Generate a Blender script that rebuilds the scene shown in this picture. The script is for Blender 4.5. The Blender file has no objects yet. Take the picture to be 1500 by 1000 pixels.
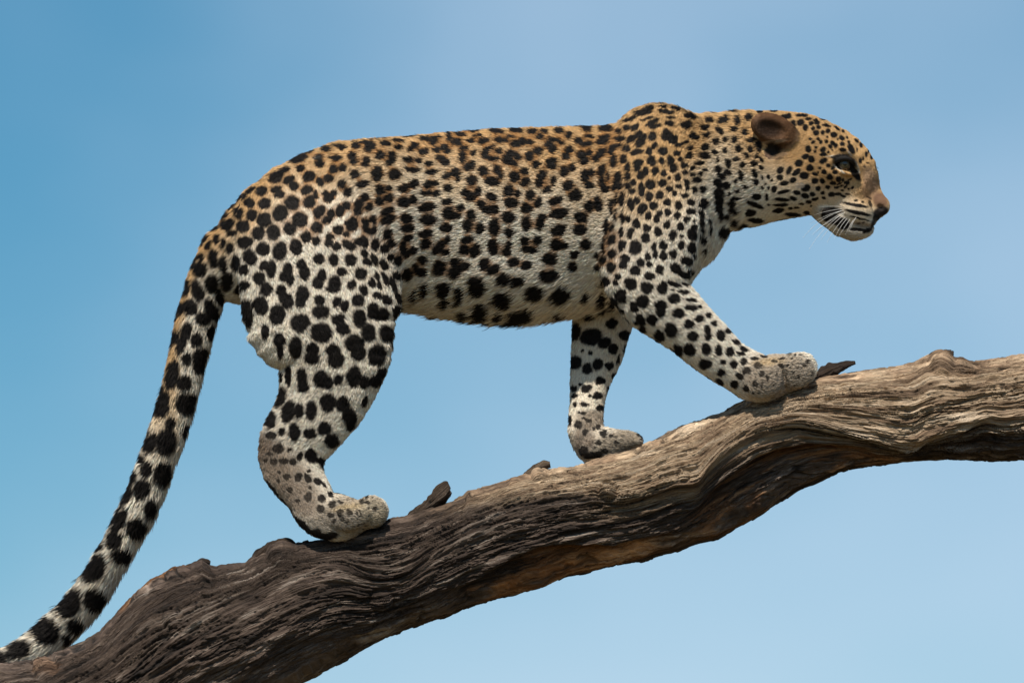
import bpy, bmesh, math, random
import numpy as np
from mathutils import Vector, Matrix

random.seed(7)
rng = np.random.default_rng(11)
scene = bpy.context.scene
C = scene.collection
R = math.radians

# ------------------------------------------------------------------ camera
S = 0.00125                    # metres per reference unit at the leopard's own distance
DIST = 12.0
PITCH = R(9.0)
CAMZ = 2.2
CP, SP = math.cos(PITCH), math.sin(PITCH)
CAM = np.array([0.0, -DIST * CP, CAMZ])
Z0 = CAMZ + DIST * SP          # height of the middle of the view above the savanna
cam_data = bpy.data.cameras.new('camera')
cam = bpy.data.objects.new('camera', cam_data)
C.objects.link(cam)
cam.location = CAM
cam.rotation_euler = (math.pi / 2 + PITCH, 0, 0)
cam_data.sensor_width = 36.0
cam_data.lens = 36.0 * DIST / (1500 * S)
cam_data.clip_end = 20000
cam_data.clip_start = 0.1
scene.camera = cam

# ------------------------------------------------------------------ sky and sun
SUN_ELEV, SUN_AZ = R(55), R(194)      # azimuth: clockwise from +Y seen from above
world = bpy.data.worlds.new('World')
scene.world = world
world.use_nodes = True
wn, wl = world.node_tree.nodes, world.node_tree.links
wn.clear()
w_out = wn.new('ShaderNodeOutputWorld')
w_bg = wn.new('ShaderNodeBackground')
w_bg.inputs['Strength'].default_value = 0.11
sky = wn.new('ShaderNodeTexSky')
sky.sky_type = 'NISHITA'
sky.sun_disc = False
sky.sun_elevation = SUN_ELEV
sky.sun_rotation = SUN_AZ
sky.altitude = 1200
sky.air_density = 1.0
sky.dust_density = 0.25
sky.ozone_density = 1.2
hs = wn.new('ShaderNodeHueSaturation')
hs.inputs['Hue'].default_value = 0.482
hs.inputs['Saturation'].default_value = 1.42
hs.inputs['Value'].default_value = 0.71
wl.new(sky.outputs[0], hs.inputs['Color'])
# a thin high veil of cloud over the whole sky
tc = wn.new('ShaderNodeTexCoord')
mp = wn.new('ShaderNodeMapping')
mp.inputs['Location'].default_value = (3.63, 13.23, 6.69)
mp.inputs['Scale'].default_value = (1.0, 1.0, 1.4)
wl.new(tc.outputs['Generated'], mp.inputs['Vector'])
nz = wn.new('ShaderNodeTexNoise')
nz.inputs['Scale'].default_value = 5.0
nz.inputs['Detail'].default_value = 4.0
nz.inputs['Roughness'].default_value = 0.45
wl.new(mp.outputs[0], nz.inputs['Vector'])
rp = wn.new('ShaderNodeMapRange')
rp.interpolation_type = 'SMOOTHSTEP'
rp.inputs['From Min'].default_value = 0.30
rp.inputs['From Max'].default_value = 0.72
rp.inputs['To Min'].default_value = 0.0
rp.inputs['To Max'].default_value = 0.5
wl.new(nz.outputs['Fac'], rp.inputs['Value'])
mx = wn.new('ShaderNodeMix')
mx.data_type = 'RGBA'
wl.new(rp.outputs[0], mx.inputs['Factor'])
wl.new(hs.outputs[0], mx.inputs[6])
mx.inputs[7].default_value = (5.5, 6.4, 7.7, 1)
wl.new(mx.outputs[2], w_bg.inputs['Color'])
wl.new(w_bg.outputs[0], w_out.inputs['Surface'])

sun_data = bpy.data.lights.new('sun', 'SUN')
sun_data.energy = 5.0
sun_data.angle = R(1.0)
sun_data.color = (1.0, 0.92, 0.80)
sun = bpy.data.objects.new('sun', sun_data)
C.objects.link(sun)
sun.location = (0, -3, 9)
sd = Vector((math.sin(SUN_AZ) * math.cos(SUN_ELEV), math.cos(SUN_AZ) * math.cos(SUN_ELEV), math.sin(SUN_ELEV)))
sun.rotation_euler = (-sd).to_track_quat('-Z', 'Y').to_euler()

scene.view_settings.view_transform = 'Standard'
scene.view_settings.look = 'None'
scene.view_settings.exposure = 0.18
scene.view_settings.gamma = 1.0
scene.view_settings.use_curve_mapping = False
scene.render.engine = 'CYCLES'
scene.cycles.use_denoising = True
scene.cycles.max_bounces = 6
scene.cycles_curves.shape = 'RIBBONS'
scene.cycles_curves.subdivisions = 1

# ------------------------------------------------------------------ helpers
def P(px, py, y=0.0):
    """a point of the place: reference units across and down in the vertical plane at depth y (metres)"""
    dx, dz = (px - 750) * S / DIST, (500 - py) * S / DIST
    d = np.array([dx, CP - dz * SP, SP + dz * CP])
    t = (y - CAM[1]) / d[1]
    return CAM + d * t

def ref_xy(p):
    """reference coordinates (x along the body, y down) of points of the place"""
    v = np.asarray(p, dtype=float) - CAM
    d = v[:, 1] * CP + v[:, 2] * SP
    return 750 + v[:, 0] / d * DIST / S, 500 - (v[:, 2] * CP - v[:, 1] * SP) / d * DIST / S

_perm = np.random.default_rng(3).permutation(256)
_perm = np.concatenate([_perm, _perm, _perm]).astype(np.int64)
_g3 = np.random.default_rng(5).normal(size=(256, 3))
_g3 /= np.linalg.norm(_g3, axis=1)[:, None]
_g3 = _g3.astype(np.float32)
def perlin(p):
    p = np.asarray(p, dtype=np.float32)
    i = np.floor(p).astype(np.int64)
    f = p - i
    i &= 255
    u = f * f * f * (f * (f * 6 - 15) + 10)
    def g(dx, dy, dz):
        h = _perm[_perm[_perm[i[:, 0] + dx] + i[:, 1] + dy] + i[:, 2] + dz] & 255
        gr = _g3[h]
        return gr[:, 0] * (f[:, 0] - dx) + gr[:, 1] * (f[:, 1] - dy) + gr[:, 2] * (f[:, 2] - dz)
    def L(a, b, t): return a + (b - a) * t
    x00 = L(g(0, 0, 0), g(1, 0, 0), u[:, 0]); x10 = L(g(0, 1, 0), g(1, 1, 0), u[:, 0])
    x01 = L(g(0, 0, 1), g(1, 0, 1), u[:, 0]); x11 = L(g(0, 1, 1), g(1, 1, 1), u[:, 0])
    return L(L(x00, x10, u[:, 1]), L(x01, x11, u[:, 1]), u[:, 2]) * 1.6
def fbm(p, o=4, gain=0.5):
    p = np.asarray(p, dtype=np.float32)
    a, s, r = 1.0, 1.0, 0
    for k in range(o):
        r = r + a * perlin(p * s + 17.3 * k); a *= gain; s *= 2.03
    return r
def sstep(e0, e1, x):
    t = np.clip((x - e0) / (e1 - e0), 0, 1)
    return t * t * (3 - 2 * t)

def mesh_obj(name, verts, faces, mat, parent=None, smooth=True):
    me = bpy.data.meshes.new(name)
    verts = np.asarray(verts, dtype=np.float32)
    faces = np.asarray(faces, dtype=np.int32)
    me.vertices.add(len(verts)); me.vertices.foreach_set('co', verts.ravel())
    k = faces.shape[1]
    me.loops.add(faces.size); me.loops.foreach_set('vertex_index', faces.ravel())
    me.polygons.add(len(faces))
    me.polygons.foreach_set('loop_start', np.arange(0, faces.size, k, dtype=np.int32))
    me.update(calc_edges=True)
    if smooth:
        me.polygons.foreach_set('use_smooth', np.ones(len(faces), dtype=bool))
    me.materials.append(mat)
    o = bpy.data.objects.new(name, me)
    C.objects.link(o)
    if parent is not None:
        o.parent = parent
        o.matrix_parent_inverse = parent.matrix_world.inverted()
    return o
def vattr(o, name, arr, kind='FLOAT'):
    a = o.data.attributes.new(name, kind, 'POINT')
    arr = np.asarray(arr, dtype=np.float32)
    if kind == 'FLOAT': a.data.foreach_set('value', arr.ravel())
    elif kind == 'FLOAT_COLOR':
        if arr.shape[1] == 3: arr = np.concatenate([arr, np.ones((len(arr), 1), np.float32)], 1)
        a.data.foreach_set('color', arr.astype(np.float32).ravel())
    else: a.data.foreach_set('vector', arr.ravel())
def empty(name, loc, label, cat):
    o = bpy.data.objects.new(name, None)
    C.objects.link(o); o.location = loc
    o.empty_display_size = 0.1
    o['label'] = label; o['category'] = cat
    bpy.context.view_layer.update()
    return o
def mat(name, rough=0.8, spec=0.3):
    m = bpy.data.materials.new(name); m.use_nodes = True
    n, l = m.node_tree.nodes, m.node_tree.links
    b = n['Principled BSDF']
    b.inputs['Roughness'].default_value = rough
    b.inputs['Specular IOR Level'].default_value = spec
    return m, n, l, b
def plain(name, col, rough=0.6, spec=0.4, coat=0.0, nscale=60, var=0.25):
    m, n, l, b = mat(name, rough, spec)
    t = n.new('ShaderNodeTexCoord'); z = n.new('ShaderNodeTexNoise'); z.inputs['Scale'].default_value = nscale
    l.new(t.outputs['Object'], z.inputs['Vector'])
    r = n.new('ShaderNodeValToRGB')
    r.color_ramp.elements[0].color = (*[c * (1 - var) for c in col], 1)
    r.color_ramp.elements[1].color = (*[min(1, c * (1 + var)) for c in col], 1)
    l.new(z.outputs['Fac'], r.inputs['Fac']); l.new(r.outputs[0], b.inputs['Base Color'])
    b.inputs['Coat Weight'].default_value = coat
    b.inputs['Coat Roughness'].default_value = 0.03
    return m
def catmull(a, n):
    """resample rows of a with n pieces between each pair"""
    a = np.asarray(a, dtype=float)
    p = np.vstack([2 * a[0] - a[1], a, 2 * a[-1] - a[-2]])
    out = []
    for i in range(1, len(p) - 2):
        for k in range(n):
            t = k / n
            p0, p1, p2, p3 = p[i - 1], p[i], p[i + 1], p[i + 2]
            out.append(0.5 * (2 * p1 + (p2 - p0) * t + (2 * p0 - 5 * p1 + 4 * p2 - p3) * t ** 2 + (3 * p1 - p0 - 3 * p2 + p3) * t ** 3))
    out.append(p[-2])
    return np.array(out)

# ------------------------------------------------------------------ ground
gm, gn, gl, gb = mat('dry_savanna', 0.95, 0.1)
gt = gn.new('ShaderNodeTexCoord'); gz = gn.new('ShaderNodeTexNoise')
gz.inputs['Scale'].default_value = 0.35; gz.inputs['Detail'].default_value = 8
gl.new(gt.outputs['Object'], gz.inputs['Vector'])
gr = gn.new('ShaderNodeValToRGB')
gr.color_ramp.elements[0].color = (0.05, 0.042, 0.02, 1); gr.color_ramp.elements[1].color = (0.17, 0.13, 0.068, 1)
gl.new(gz.outputs['Fac'], gr.inputs['Fac']); gl.new(gr.outputs[0], gb.inputs['Base Color'])
gs = np.linspace(-1, 1, 81); gs = np.sign(gs) * np.abs(gs) ** 3 * 6000
gx, gy = np.meshgrid(gs, gs, indexing='ij')
gv = np.stack([gx.ravel(), gy.ravel(), np.zeros(gx.size)], 1)
gv[:, 2] = fbm(gv * np.array([.08, .08, 0]) + 3, 3) * 0.12 - 0.1
idx = np.arange(81 * 81).reshape(81, 81)
gf = np.stack([idx[:-1, :-1].ravel(), idx[1:, :-1].ravel(), idx[1:, 1:].ravel(), idx[:-1, 1:].ravel()], 1)
ground = mesh_obj('ground', gv, gf, gm)
ground['kind'] = 'structure'

# ------------------------------------------------------------------ dead tree: weathered limb, trunk, stubs
tree_base = P(-520, 3760, 0.25)
tree_base[2] = 0.0
tree = empty('dead_tree', tree_base, 'weathered grey-brown dead tree whose long bare limb slopes up under the leopard', 'tree')

def bark_material(name):
    m, n, l, b = mat(name, 0.85, 0.25)
    A = n.new('ShaderNodeAttribute'); A.attribute_name = 'grain'
    def noise(scale, detail, rough=0.6, dist=0.0):
        v = n.new('ShaderNodeVectorMath'); v.operation = 'MULTIPLY'
        v.inputs[1].default_value = scale
        l.new(A.outputs['Vector'], v.inputs[0])
        z = n.new('ShaderNodeTexNoise'); z.inputs['Scale'].default_value = 1
        z.inputs['Detail'].default_value = detail; z.inputs['Roughness'].default_value = rough
        z.inputs['Distortion'].default_value = dist
        l.new(v.outputs[0], z.inputs['Vector'])
        return z.outputs['Fac']
    def ramp(src, pts):
        r = n.new('ShaderNodeValToRGB'); e = r.color_ramp.elements
        while len(e) < len(pts): e.new(0.5)
        for k, (p_, c_) in enumerate(pts):
            e[k].position = p_; e[k].color = (*c_, 1)
        l.new(src, r.inputs['Fac'])
        return r.outputs[0]
    def mix(f, a_, b_, mode='MIX'):
        x = n.new('ShaderNodeMix'); x.data_type = 'RGBA'; x.blend_type = mode
        if isinstance(f, float): x.inputs[0].default_value = f
        else: l.new(f, x.inputs[0])
        l.new(a_, x.inputs[6]); l.new(b_, x.inputs[7])
        return x.outputs[2]
    def attr(nm):
        a_ = n.new('ShaderNodeAttribute'); a_.attribute_name = nm
        return a_.outputs['Fac']
    coarse = noise((7, 60, 60), 6, 0.62, 0.6)
    fine = noise((22, 330, 330), 5, 0.7)
    hair = noise((9, 900, 900), 2, 0.6)
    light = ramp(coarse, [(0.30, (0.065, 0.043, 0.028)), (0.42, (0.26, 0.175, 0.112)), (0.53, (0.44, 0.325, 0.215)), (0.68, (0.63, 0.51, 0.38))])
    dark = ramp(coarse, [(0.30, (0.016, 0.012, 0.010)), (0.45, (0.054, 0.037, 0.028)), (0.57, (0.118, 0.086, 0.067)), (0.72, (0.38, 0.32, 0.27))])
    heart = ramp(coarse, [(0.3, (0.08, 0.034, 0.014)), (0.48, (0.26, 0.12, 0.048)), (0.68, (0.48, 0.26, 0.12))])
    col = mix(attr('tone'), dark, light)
    col = mix(attr('heart'), col, heart)
    fr = ramp(fine, [(0.32, (0.22, 0.20, 0.19)), (0.46, (0.95, 0.95, 0.95)), (0.68, (1.5, 1.5, 1.5))])
    col = mix(1.0, col, fr, 'MULTIPLY')
    hr = ramp(hair, [(0.35, (0.72, 0.70, 0.69)), (0.62, (1.15, 1.15, 1.15))])
    col = mix(1.0, col, hr, 'MULTIPLY')
    blk = n.new('ShaderNodeRGB'); blk.outputs[0].default_value = (0.012, 0.010, 0.009, 1)
    col = mix(attr('crack'), col, blk.outputs[0])
    l.new(col, b.inputs['Base Color'])
    bp = n.new('ShaderNodeBump'); bp.inputs['Strength'].default_value = 0.9; bp.inputs['Distance'].default_value = 0.007
    ad = n.new('ShaderNodeMath'); ad.operation = 'ADD'
    l.new(fine, ad.inputs[0]); l.new(hair, ad.inputs[1])
    l.new(ad.outputs[0], bp.inputs['Height']); l.new(bp.outputs[0], b.inputs['Normal'])
    return m
BARK = bark_material('weathered_wood')

TOP = np.array([(-260, 1090), (-150, 1035), (-60, 985), (0, 970), (60, 965), (100, 950), (125, 939), (145, 925), (170, 896), (195, 869), (220, 849),
    (255, 834), (285, 826), (297, 822), (306, 829), (330, 827), (360, 826), (380, 812), (398, 798), (415, 793), (430, 796), (450, 797), (475, 792), (520, 780), (570, 763),
    (610, 752), (650, 739), (680, 726), (685, 718), (700, 716), (740, 705), (770, 694), (785, 690), (800, 687), (840, 685), (870, 676), (940, 653), (980, 634),
    (1010, 622), (1060, 602), (1090, 589), (1150, 570), (1200, 555), (1250, 545), (1300, 538), (1340, 531), (1362, 521), (1380, 520), (1395, 525),
    (1430, 531), (1470, 525), (1500, 520), (1560, 505), (1650, 480), (1800, 440), (2000, 370)], float)
BOT = np.array([(-150, 1330), (-60, 1290), (20, 1250), (100, 1200), (245, 1115), (340, 1060), (440, 1000), (501, 968), (544, 946), (602, 917), (661, 901), (688, 888), (731, 875),
    (789, 860), (832, 842), (854, 838), (902, 828), (946, 821), (994, 806), (1018, 796), (1052, 789), (1092, 768), (1126, 748), (1142, 736), (1167, 720),
    (1212, 700), (1254, 687), (1310, 678), (1363, 672), (1416, 672), (1455, 674), (1500, 671), (1580, 655), (1650, 630), (1800, 560), (2000, 450)], float)
PAIR = np.array([(-260, -120), (-150, 10), (0, 130), (125, 245), (300, 400), (450, 530), (650, 730), (800, 860), (940, 1005), (1100, 1180), (1250, 1320), (1400, 1430),
    (1500, 1515), (1650, 1660), (1800, 1800), (2000, 2000)], float)
RIDGE = np.array([(-260, 1220), (-150, 1180), (0, 1090), (150, 1000), (250, 930), (330, 884), (400, 850), (450, 832), (500, 827), (545, 842), (590, 838), (640, 808), (700, 778), (760, 756),
    (820, 743), (868, 736), (912, 735), (953, 725), (990, 713), (1021, 709), (1038, 690), (1065, 663), (1106, 637), (1140, 628), (1172, 624), (1214, 633),
    (1276, 647), (1326, 658), (1360, 647), (1416, 630), (1444, 620), (1483, 623), (1560, 600), (1650, 560), (1800, 505), (2000, 410)], float)
RIDGE = catmull(RIDGE, 4)
UNDER = np.array([(990, 770), (1030, 738), (1055, 712), (1080, 691), (1108, 669), (1150, 655), (1192, 651), (1248, 657), (1304, 667), (1360, 672)], float)
HOLLOW = np.array([(600, 898), (652, 869), (700, 848), (752, 815), (790, 801), (840, 797), (900, 802), (960, 790), (1010, 770)], float)

def build_limb():
    xs = np.concatenate([np.linspace(-250, -20, 120, endpoint=False), np.linspace(-20, 1520, 1280, endpoint=False), np.linspace(1520, 1990, 160)])
    # rows round the limb: closer together on the face than round the back
    NF, NB = 300, 110
    fr = np.concatenate([np.linspace(0, 1, NF, endpoint=False), 1 + np.linspace(0, 1, NB, endpoint=False)])
    phi = np.where(fr <= 1, -fr * math.pi, -fr * math.pi)     # 0 top, -pi/2 face, -pi bottom, then back
    xt = xs; yt = np.interp(xs, TOP[:, 0], TOP[:, 1])
    xb = np.interp(xs, PAIR[:, 0], PAIR[:, 1]); yb = np.interp(xb, BOT[:, 0], BOT[:, 1])
    def sm(a_, k):
        ker = np.hanning(k); ker /= ker.sum()
        return np.convolve(np.pad(a_, k // 2, mode='edge'), ker, 'valid')[:len(a_)]
    yt = sm(yt, 7); yb = sm(yb, 7)
    T = np.array([P(a_, b_) for a_, b_ in zip(xt, yt)]); B = np.array([P(a_, b_) for a_, b_ in zip(xb, yb)])
    cen = (T + B) / 2; half = (T - B) / 2
    H = np.linalg.norm(half, axis=1)
    W = np.convolve(np.pad(H * 0.95, 40, mode='edge'), np.ones(81) / 81, 'valid')
    nrm = half / H[:, None]
    cp, sp = np.cos(phi), np.sin(phi)
    V = cen[:, None, :] + nrm[:, None, :] * (cp[None, :] * H[:, None])[..., None]
    V[..., 1] += sp[None, :] * W[:, None]
    rad = nrm[:, None, :] * cp[None, :, None] + np.array([0, 1.0, 0])[None, None, :] * sp[None, :, None]
    nu, nv = len(xs), len(phi)
    V = V.reshape(-1, 3); rad = rad.reshape(-1, 3)
    px, py = ref_xy(V)
    face = np.tile((fr <= 1)[None, :], (nu, 1)).ravel()
    frac = np.tile(np.where(fr <= 1, fr, 2 - fr)[None, :], (nu, 1)).ravel()
    # grain: runs with the top edge, the ridge and the underside
    ty = np.interp(px, TOP[:, 0], TOP[:, 1]); ry = np.interp(px, RIDGE[:, 0], RIDGE[:, 1]); by = np.interp(px, BOT[:, 0], BOT[:, 1])
    g = np.where(py < ry, 0.5 * (py - ty) / np.maximum(ry - ty, 5), 0.5 + 0.5 * (py - ry) / np.maximum(by - ry, 5))
    wmix = sstep(0.02, 0.2, frac) * sstep(0.02, 0.2, 1 - frac) * face
    g = np.clip(frac * (1 - wmix) + g * wmix, 0, 1)
    th = np.where(face, -1, 1) * g * math.pi
    seg = np.concatenate([[0], np.cumsum(np.linalg.norm(np.diff(cen, axis=0), axis=1))])
    a = np.repeat(seg, nv)
    gc = np.stack([a, 0.11 * np.cos(th), 0.11 * np.sin(th)], 1)
    wq = np.stack([fbm(gc * np.array([5, 14, 14]) + 9, 3), fbm(gc * np.array([5, 14, 14]) + 31, 3)], 1)
    gw = gc.copy(); gw[:, 1] += 0.0065 * wq[:, 0]; gw[:, 2] += 0.0065 * wq[:, 1]
    broad = fbm(gw * np.array([3.5, 16, 16]), 3)
    n1 = fbm(gw * np.array([8, 84, 84]) + 5, 4, 0.58)
    n2 = fbm(gw * np.array([11, 170, 170]) + 50, 3, 0.55)
    crackn = np.minimum(np.abs(perlin(gw * np.array([4.2, 82, 82]) + 80) + 0.25 * perlin(gw * np.array([20, 130, 130]) + 3)), 1.3 * np.abs(perlin(gw * np.array([9, 150, 150]) + 180) + 0.25 * perlin(gw * np.array([30, 200, 200]) + 3)))
    where = sstep(-0.25, 0.35, perlin(gw * np.array([4.5, 20, 20]) + 120))
    crack = (1 - sstep(0.0, 0.10, crackn)) * where
    tr = fbm(gw * np.array([13, 66, 66]) + 200, 4, 0.55) * 2.6
    terr = np.floor(tr) + sstep(0.72, 1.0, tr - np.floor(tr))
    n3 = fbm(gw * np.array([16, 330, 330]) + 70, 2, 0.6)
    rag = fbm(gw * np.array([30, 60, 60]) + 11, 3)
    d = 0.0048 * broad + 0.0030 * n1 + 0.0022 * n2 + 0.0012 * n3 - 0.0085 * crack + 0.0030 * terr + 0.0026 * rag
    edge = 1 - 0.35 * (1 - sstep(0.0, 0.12, np.minimum(frac, 1 - frac)))
    d = d * edge * 0.78
    # ridge lip, undercut and the hollow beside it
    f = face.astype(float)
    wob = 5 * fbm(np.stack([px * .02, py * .0, px * 0], 1), 3)
    rx = sstep(830, 930, px) * (1 - sstep(1440, 1500, px))
    d += f * rx * 0.010 * np.exp(-((py - ry + 9) / 9) ** 2)
    d -= f * rx * 0.011 * sstep(-2, 8, py - ry + wob * .4) * (1 - 0.6 * sstep(.55, .95, frac))
    uy = np.interp(px, UNDER[:, 0], UNDER[:, 1])
    ux = sstep(985, 1060, px) * (1 - sstep(1290, 1370, px))
    und = f * ux * sstep(-3, 9, py - uy + wob * .5)
    d -= 0.034 * und * (1 - sstep(0.62, 0.98, frac))
    hy = np.interp(px, HOLLOW[:, 0], HOLLOW[:, 1])
    hx = sstep(610, 690, px) * (1 - sstep(920, 1010, px))
    hol = f * hx * sstep(-3, 9, py - hy + wob * .6)
    d -= 0.020 * hol * (1 - sstep(0.70, 0.98, frac))
    d += f * hx * 0.006 * np.exp(-((py - hy + 8) / 8) ** 2)
    # block-like plates on the dark right-hand underside
    pl = sstep(1370, 1400, px) * f * sstep(2, 8, py - ry)
    cell = np.abs(np.sin((px + 22 * broad + 14 * n1) * math.pi / 58.0))
    d -= pl * 0.008 * (1 - sstep(0.0, 0.16, cell)) - pl * 0.004
    # knots
    for kx, ky, kr, kh in [(890, 720, 11, .013), (1002, 596 + 100, 8, .006), (560, 880, 14, .007), (250, 905, 12, .006), (296, 832, 16, .004), (410, 806, 18, .006), (1380, 530, 16, .006), (790, 692, 12, .006), (62, 975, 14, .008), (1310, 590, 26, .003)]:
        r2 = ((px - kx) ** 2 + (py - ky) ** 2) / kr ** 2
        d += f * kh * np.exp(-r2) - f * kh * .8 * np.exp(-((np.sqrt(r2) - 1.25) / .3) ** 2)
    V = V + rad * d[:, None]
    idx = np.arange(nu * nv).reshape(nu, nv)
    nx = np.roll(idx, -1, axis=1)
    F = np.stack([idx[:-1].ravel(), nx[:-1].ravel(), nx[1:].ravel(), idx[1:].ravel()], 1)
    # caps
    o = mesh_obj('limb', V, F, BARK, tree)
    vattr(o, 'grain', gc, 'FLOAT_VECTOR')
    # pale weathered wood towards the tip; shade painted in towards trunk and underside
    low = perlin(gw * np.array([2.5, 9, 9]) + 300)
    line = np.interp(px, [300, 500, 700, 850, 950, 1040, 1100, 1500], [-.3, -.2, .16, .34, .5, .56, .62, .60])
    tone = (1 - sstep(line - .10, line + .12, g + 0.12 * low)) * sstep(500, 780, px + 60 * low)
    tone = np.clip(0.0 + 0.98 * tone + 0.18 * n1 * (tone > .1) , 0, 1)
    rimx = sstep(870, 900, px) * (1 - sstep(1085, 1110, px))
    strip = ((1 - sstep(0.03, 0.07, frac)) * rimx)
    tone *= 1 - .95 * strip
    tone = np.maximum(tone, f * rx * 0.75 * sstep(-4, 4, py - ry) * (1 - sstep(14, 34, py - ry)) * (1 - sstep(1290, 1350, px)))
    # pale fresh scar
    tone = np.maximum(tone, f * 1.0 * (1 - sstep(.6, 1.1, ((px - 1352) / 38) ** 2 + ((py - 588) / 12) ** 2 + .5 * n1)))
    heart = np.clip(und * sstep(-.25, .35, low + n1 * .6) * .9 + hol * sstep(-.35, .2, low + n1 * .6) * .8, 0, 1)
    heart = np.maximum(heart, f * (1 - sstep(.5, 1.2, ((px - 66) / 22) ** 2 + ((py - 976) / 12) ** 2 + n1)) * .2)
    heart = np.maximum(heart, (1 - sstep(0.05, 0.12, frac)) * f * sstep(165, 185, px) * (1 - sstep(245, 300, px)) * .55)
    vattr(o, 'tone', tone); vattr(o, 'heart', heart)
    vattr(o, 'crack', np.clip(crack * 0.95 + f * rx * .5 * np.exp(-((py - ry - 3) / 3) ** 2), 0, 1))
    return V.reshape(nu, nv, 3)
LIMB = build_limb()

def lofted(name, rows, parent, seed, nseg=18, sub=6, amp=0.08, tone=0.1, heart=0.0):
    """a gnarled tapering piece of wood: rows of (x, y, z, r_across, r_depth)"""
    rows = catmull(rows, sub)
    ctr = rows[:, :3]
    tan = np.gradient(ctr, axis=0); tan /= np.linalg.norm(tan, axis=1)[:, None]
    up = np.array([0, 1.0, 0])
    n_ = np.cross(tan, up); n_ /= np.linalg.norm(n_, axis=1)[:, None]
    m_ = np.cross(n_, tan)
    ph = np.linspace(0, 2 * math.pi, nseg, endpoint=False)
    V = ctr[:, None, :] + n_[:, None, :] * (np.cos(ph)[None, :] * rows[:, 3:4])[..., None] + m_[:, None, :] * (np.sin(ph)[None, :] * rows[:, 4:5])[..., None]
    seg = np.concatenate([[0], np.cumsum(np.linalg.norm(np.diff(ctr, axis=0), axis=1))])
    gc = np.stack([np.repeat(seg, nseg), np.tile(0.1 * np.cos(ph), len(rows)), np.tile(0.1 * np.sin(ph), len(rows))], 1)
    rr = np.repeat(np.minimum(rows[:, 3], rows[:, 4]), nseg)
    nz_ = fbm(gc * np.array([18, 30, 30]) + seed, 4) + .6 * fbm(gc * np.array([70, 60, 60]) + seed, 2)
    out = (V - ctr[:, None, :]).reshape(-1, 3); out /= np.linalg.norm(out, axis=1)[:, None] + 1e-9
    Vf = V.reshape(-1, 3) + out * (nz_ * rr * amp)[:, None]
    nu = len(rows)
    idx = np.arange(nu * nseg).reshape(nu, nseg); nx = np.roll(idx, -1, 1)
    F = np.stack([idx[:-1].ravel(), nx[:-1].ravel(), nx[1:].ravel(), idx[1:].ravel()], 1)
    Vf = np.vstack([Vf, ctr[0], ctr[-1]])
    gc = np.vstack([gc, gc[0], gc[-1]])
    cap = [(idx[0, k], idx[0, (k + 1) % nseg], nu * nseg, nu * nseg) for k in range(nseg)]
    cap2 = [(idx[-1, (k + 1) % nseg], idx[-1, k], nu * nseg + 1, nu * nseg + 1) for k in range(nseg)]
    bm = bmesh.new()
    vs = [bm.verts.new(v) for v in Vf]
    for q in F: bm.faces.new([vs[i] for i in q])
    for q in cap + cap2: bm.faces.new([vs[i] for i in q[:3]])
    me = bpy.data.meshes.new(name); bm.to_mesh(me); bm.free()
    me.polygons.foreach_set('use_smooth', np.ones(len(me.polygons), dtype=bool))
    me.materials.append(BARK)
    o = bpy.data.objects.new(name, me); C.objects.link(o)
    o.parent = parent; o.matrix_parent_inverse = parent.matrix_world.inverted()
    vattr(o, 'grain', gc, 'FLOAT_VECTOR')
    vattr(o, 'tone', np.full(len(gc), tone)); vattr(o, 'heart', np.full(len(gc), heart)); vattr(o, 'crack', np.zeros(len(gc)))
    return o
def row(px, py, y, ra, rd): return [*P(px, py, y), ra * S, rd * S]
# the trunk that carries the limb, down to the ground beyond the left of the view
lofted('trunk', [row(-150, 1195, 0, 136, 132), row(-260, 1290, .02, 165, 160), row(-380, 1600, .08, 185, 180), row(-450, 2200, .15, 195, 190),
                 row(-490, 2900, .2, 215, 210), row(-510, 3500, .24, 250, 245), row(-520, 3880, .25, 330, 320)], tree, 4, 64, 30, 0.22, 0.06)
lofted('broken_limb', [row(-400, 1500, .08, 110, 110), row(-470, 1150, .12, 90, 90), row(-520, 800, .2, 70, 70), row(-600, 450, .25, 50, 50), row(-640, 250, .28, 20, 16)], tree, 14, 40, 20, 0.22, 0.06)
# the limb's snapped far end
lofted('broken_tip', [row(1960, 398, 0, 32, 32), row(2010, 385, 0, 25, 26), row(2050, 372, 0, 14, 12), row(2075, 362, 0, 4, 3)], tree, 24, 24, 8, 0.3, 0.3)
# snapped twigs and slivers standing off the limb's upper side
lofted('stub', [row(596, 772, -.02, 12, 10), row(618, 749, -.02, 8, 8), row(632, 736, -.02, 9, 8), row(645, 724, -.02, 11, 8), row(655, 714, -.02, 10, 7), row(659, 712, -.02, 3, 3)], tree, 34, 24, 12, 0.55, 0.12)
lofted('stub', [row(1170, 575, -.01, 14, 12), row(1190, 560, -.01, 11, 10), row(1212, 546, -.01, 10, 8), row(1230, 538, -.01, 7, 6), row(1243, 533, -.01, 4, 4), row(1253, 531, -.01, 2, 2)], tree, 44, 24, 12, 0.55, 0.0)
lofted('stub', [row(770, 704, -.01, 9, 8), row(784, 691, -.01, 8, 8), row(796, 682, -.01, 7, 6), row(806, 680, -.01, 4, 3)], tree, 54, 20, 10, 0.6, 0.5)
lofted('bark_flake', [row(272, 840, -.01, 8, 10), row(286, 829, -.01, 7, 10), row(299, 823, -.01, 5, 8), row(308, 824, -.01, 3, 4)], tree, 64, 20, 10, 0.6, 0.0)
lofted('bark_flake', [row(372, 828, -.02, 9, 10), row(388, 811, -.02, 9, 10), row(408, 797, -.02, 8, 9), row(424, 793, -.02, 5, 6), row(432, 796, -.02, 2, 3)], tree, 74, 20, 10, 0.6, 0.05)
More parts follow.
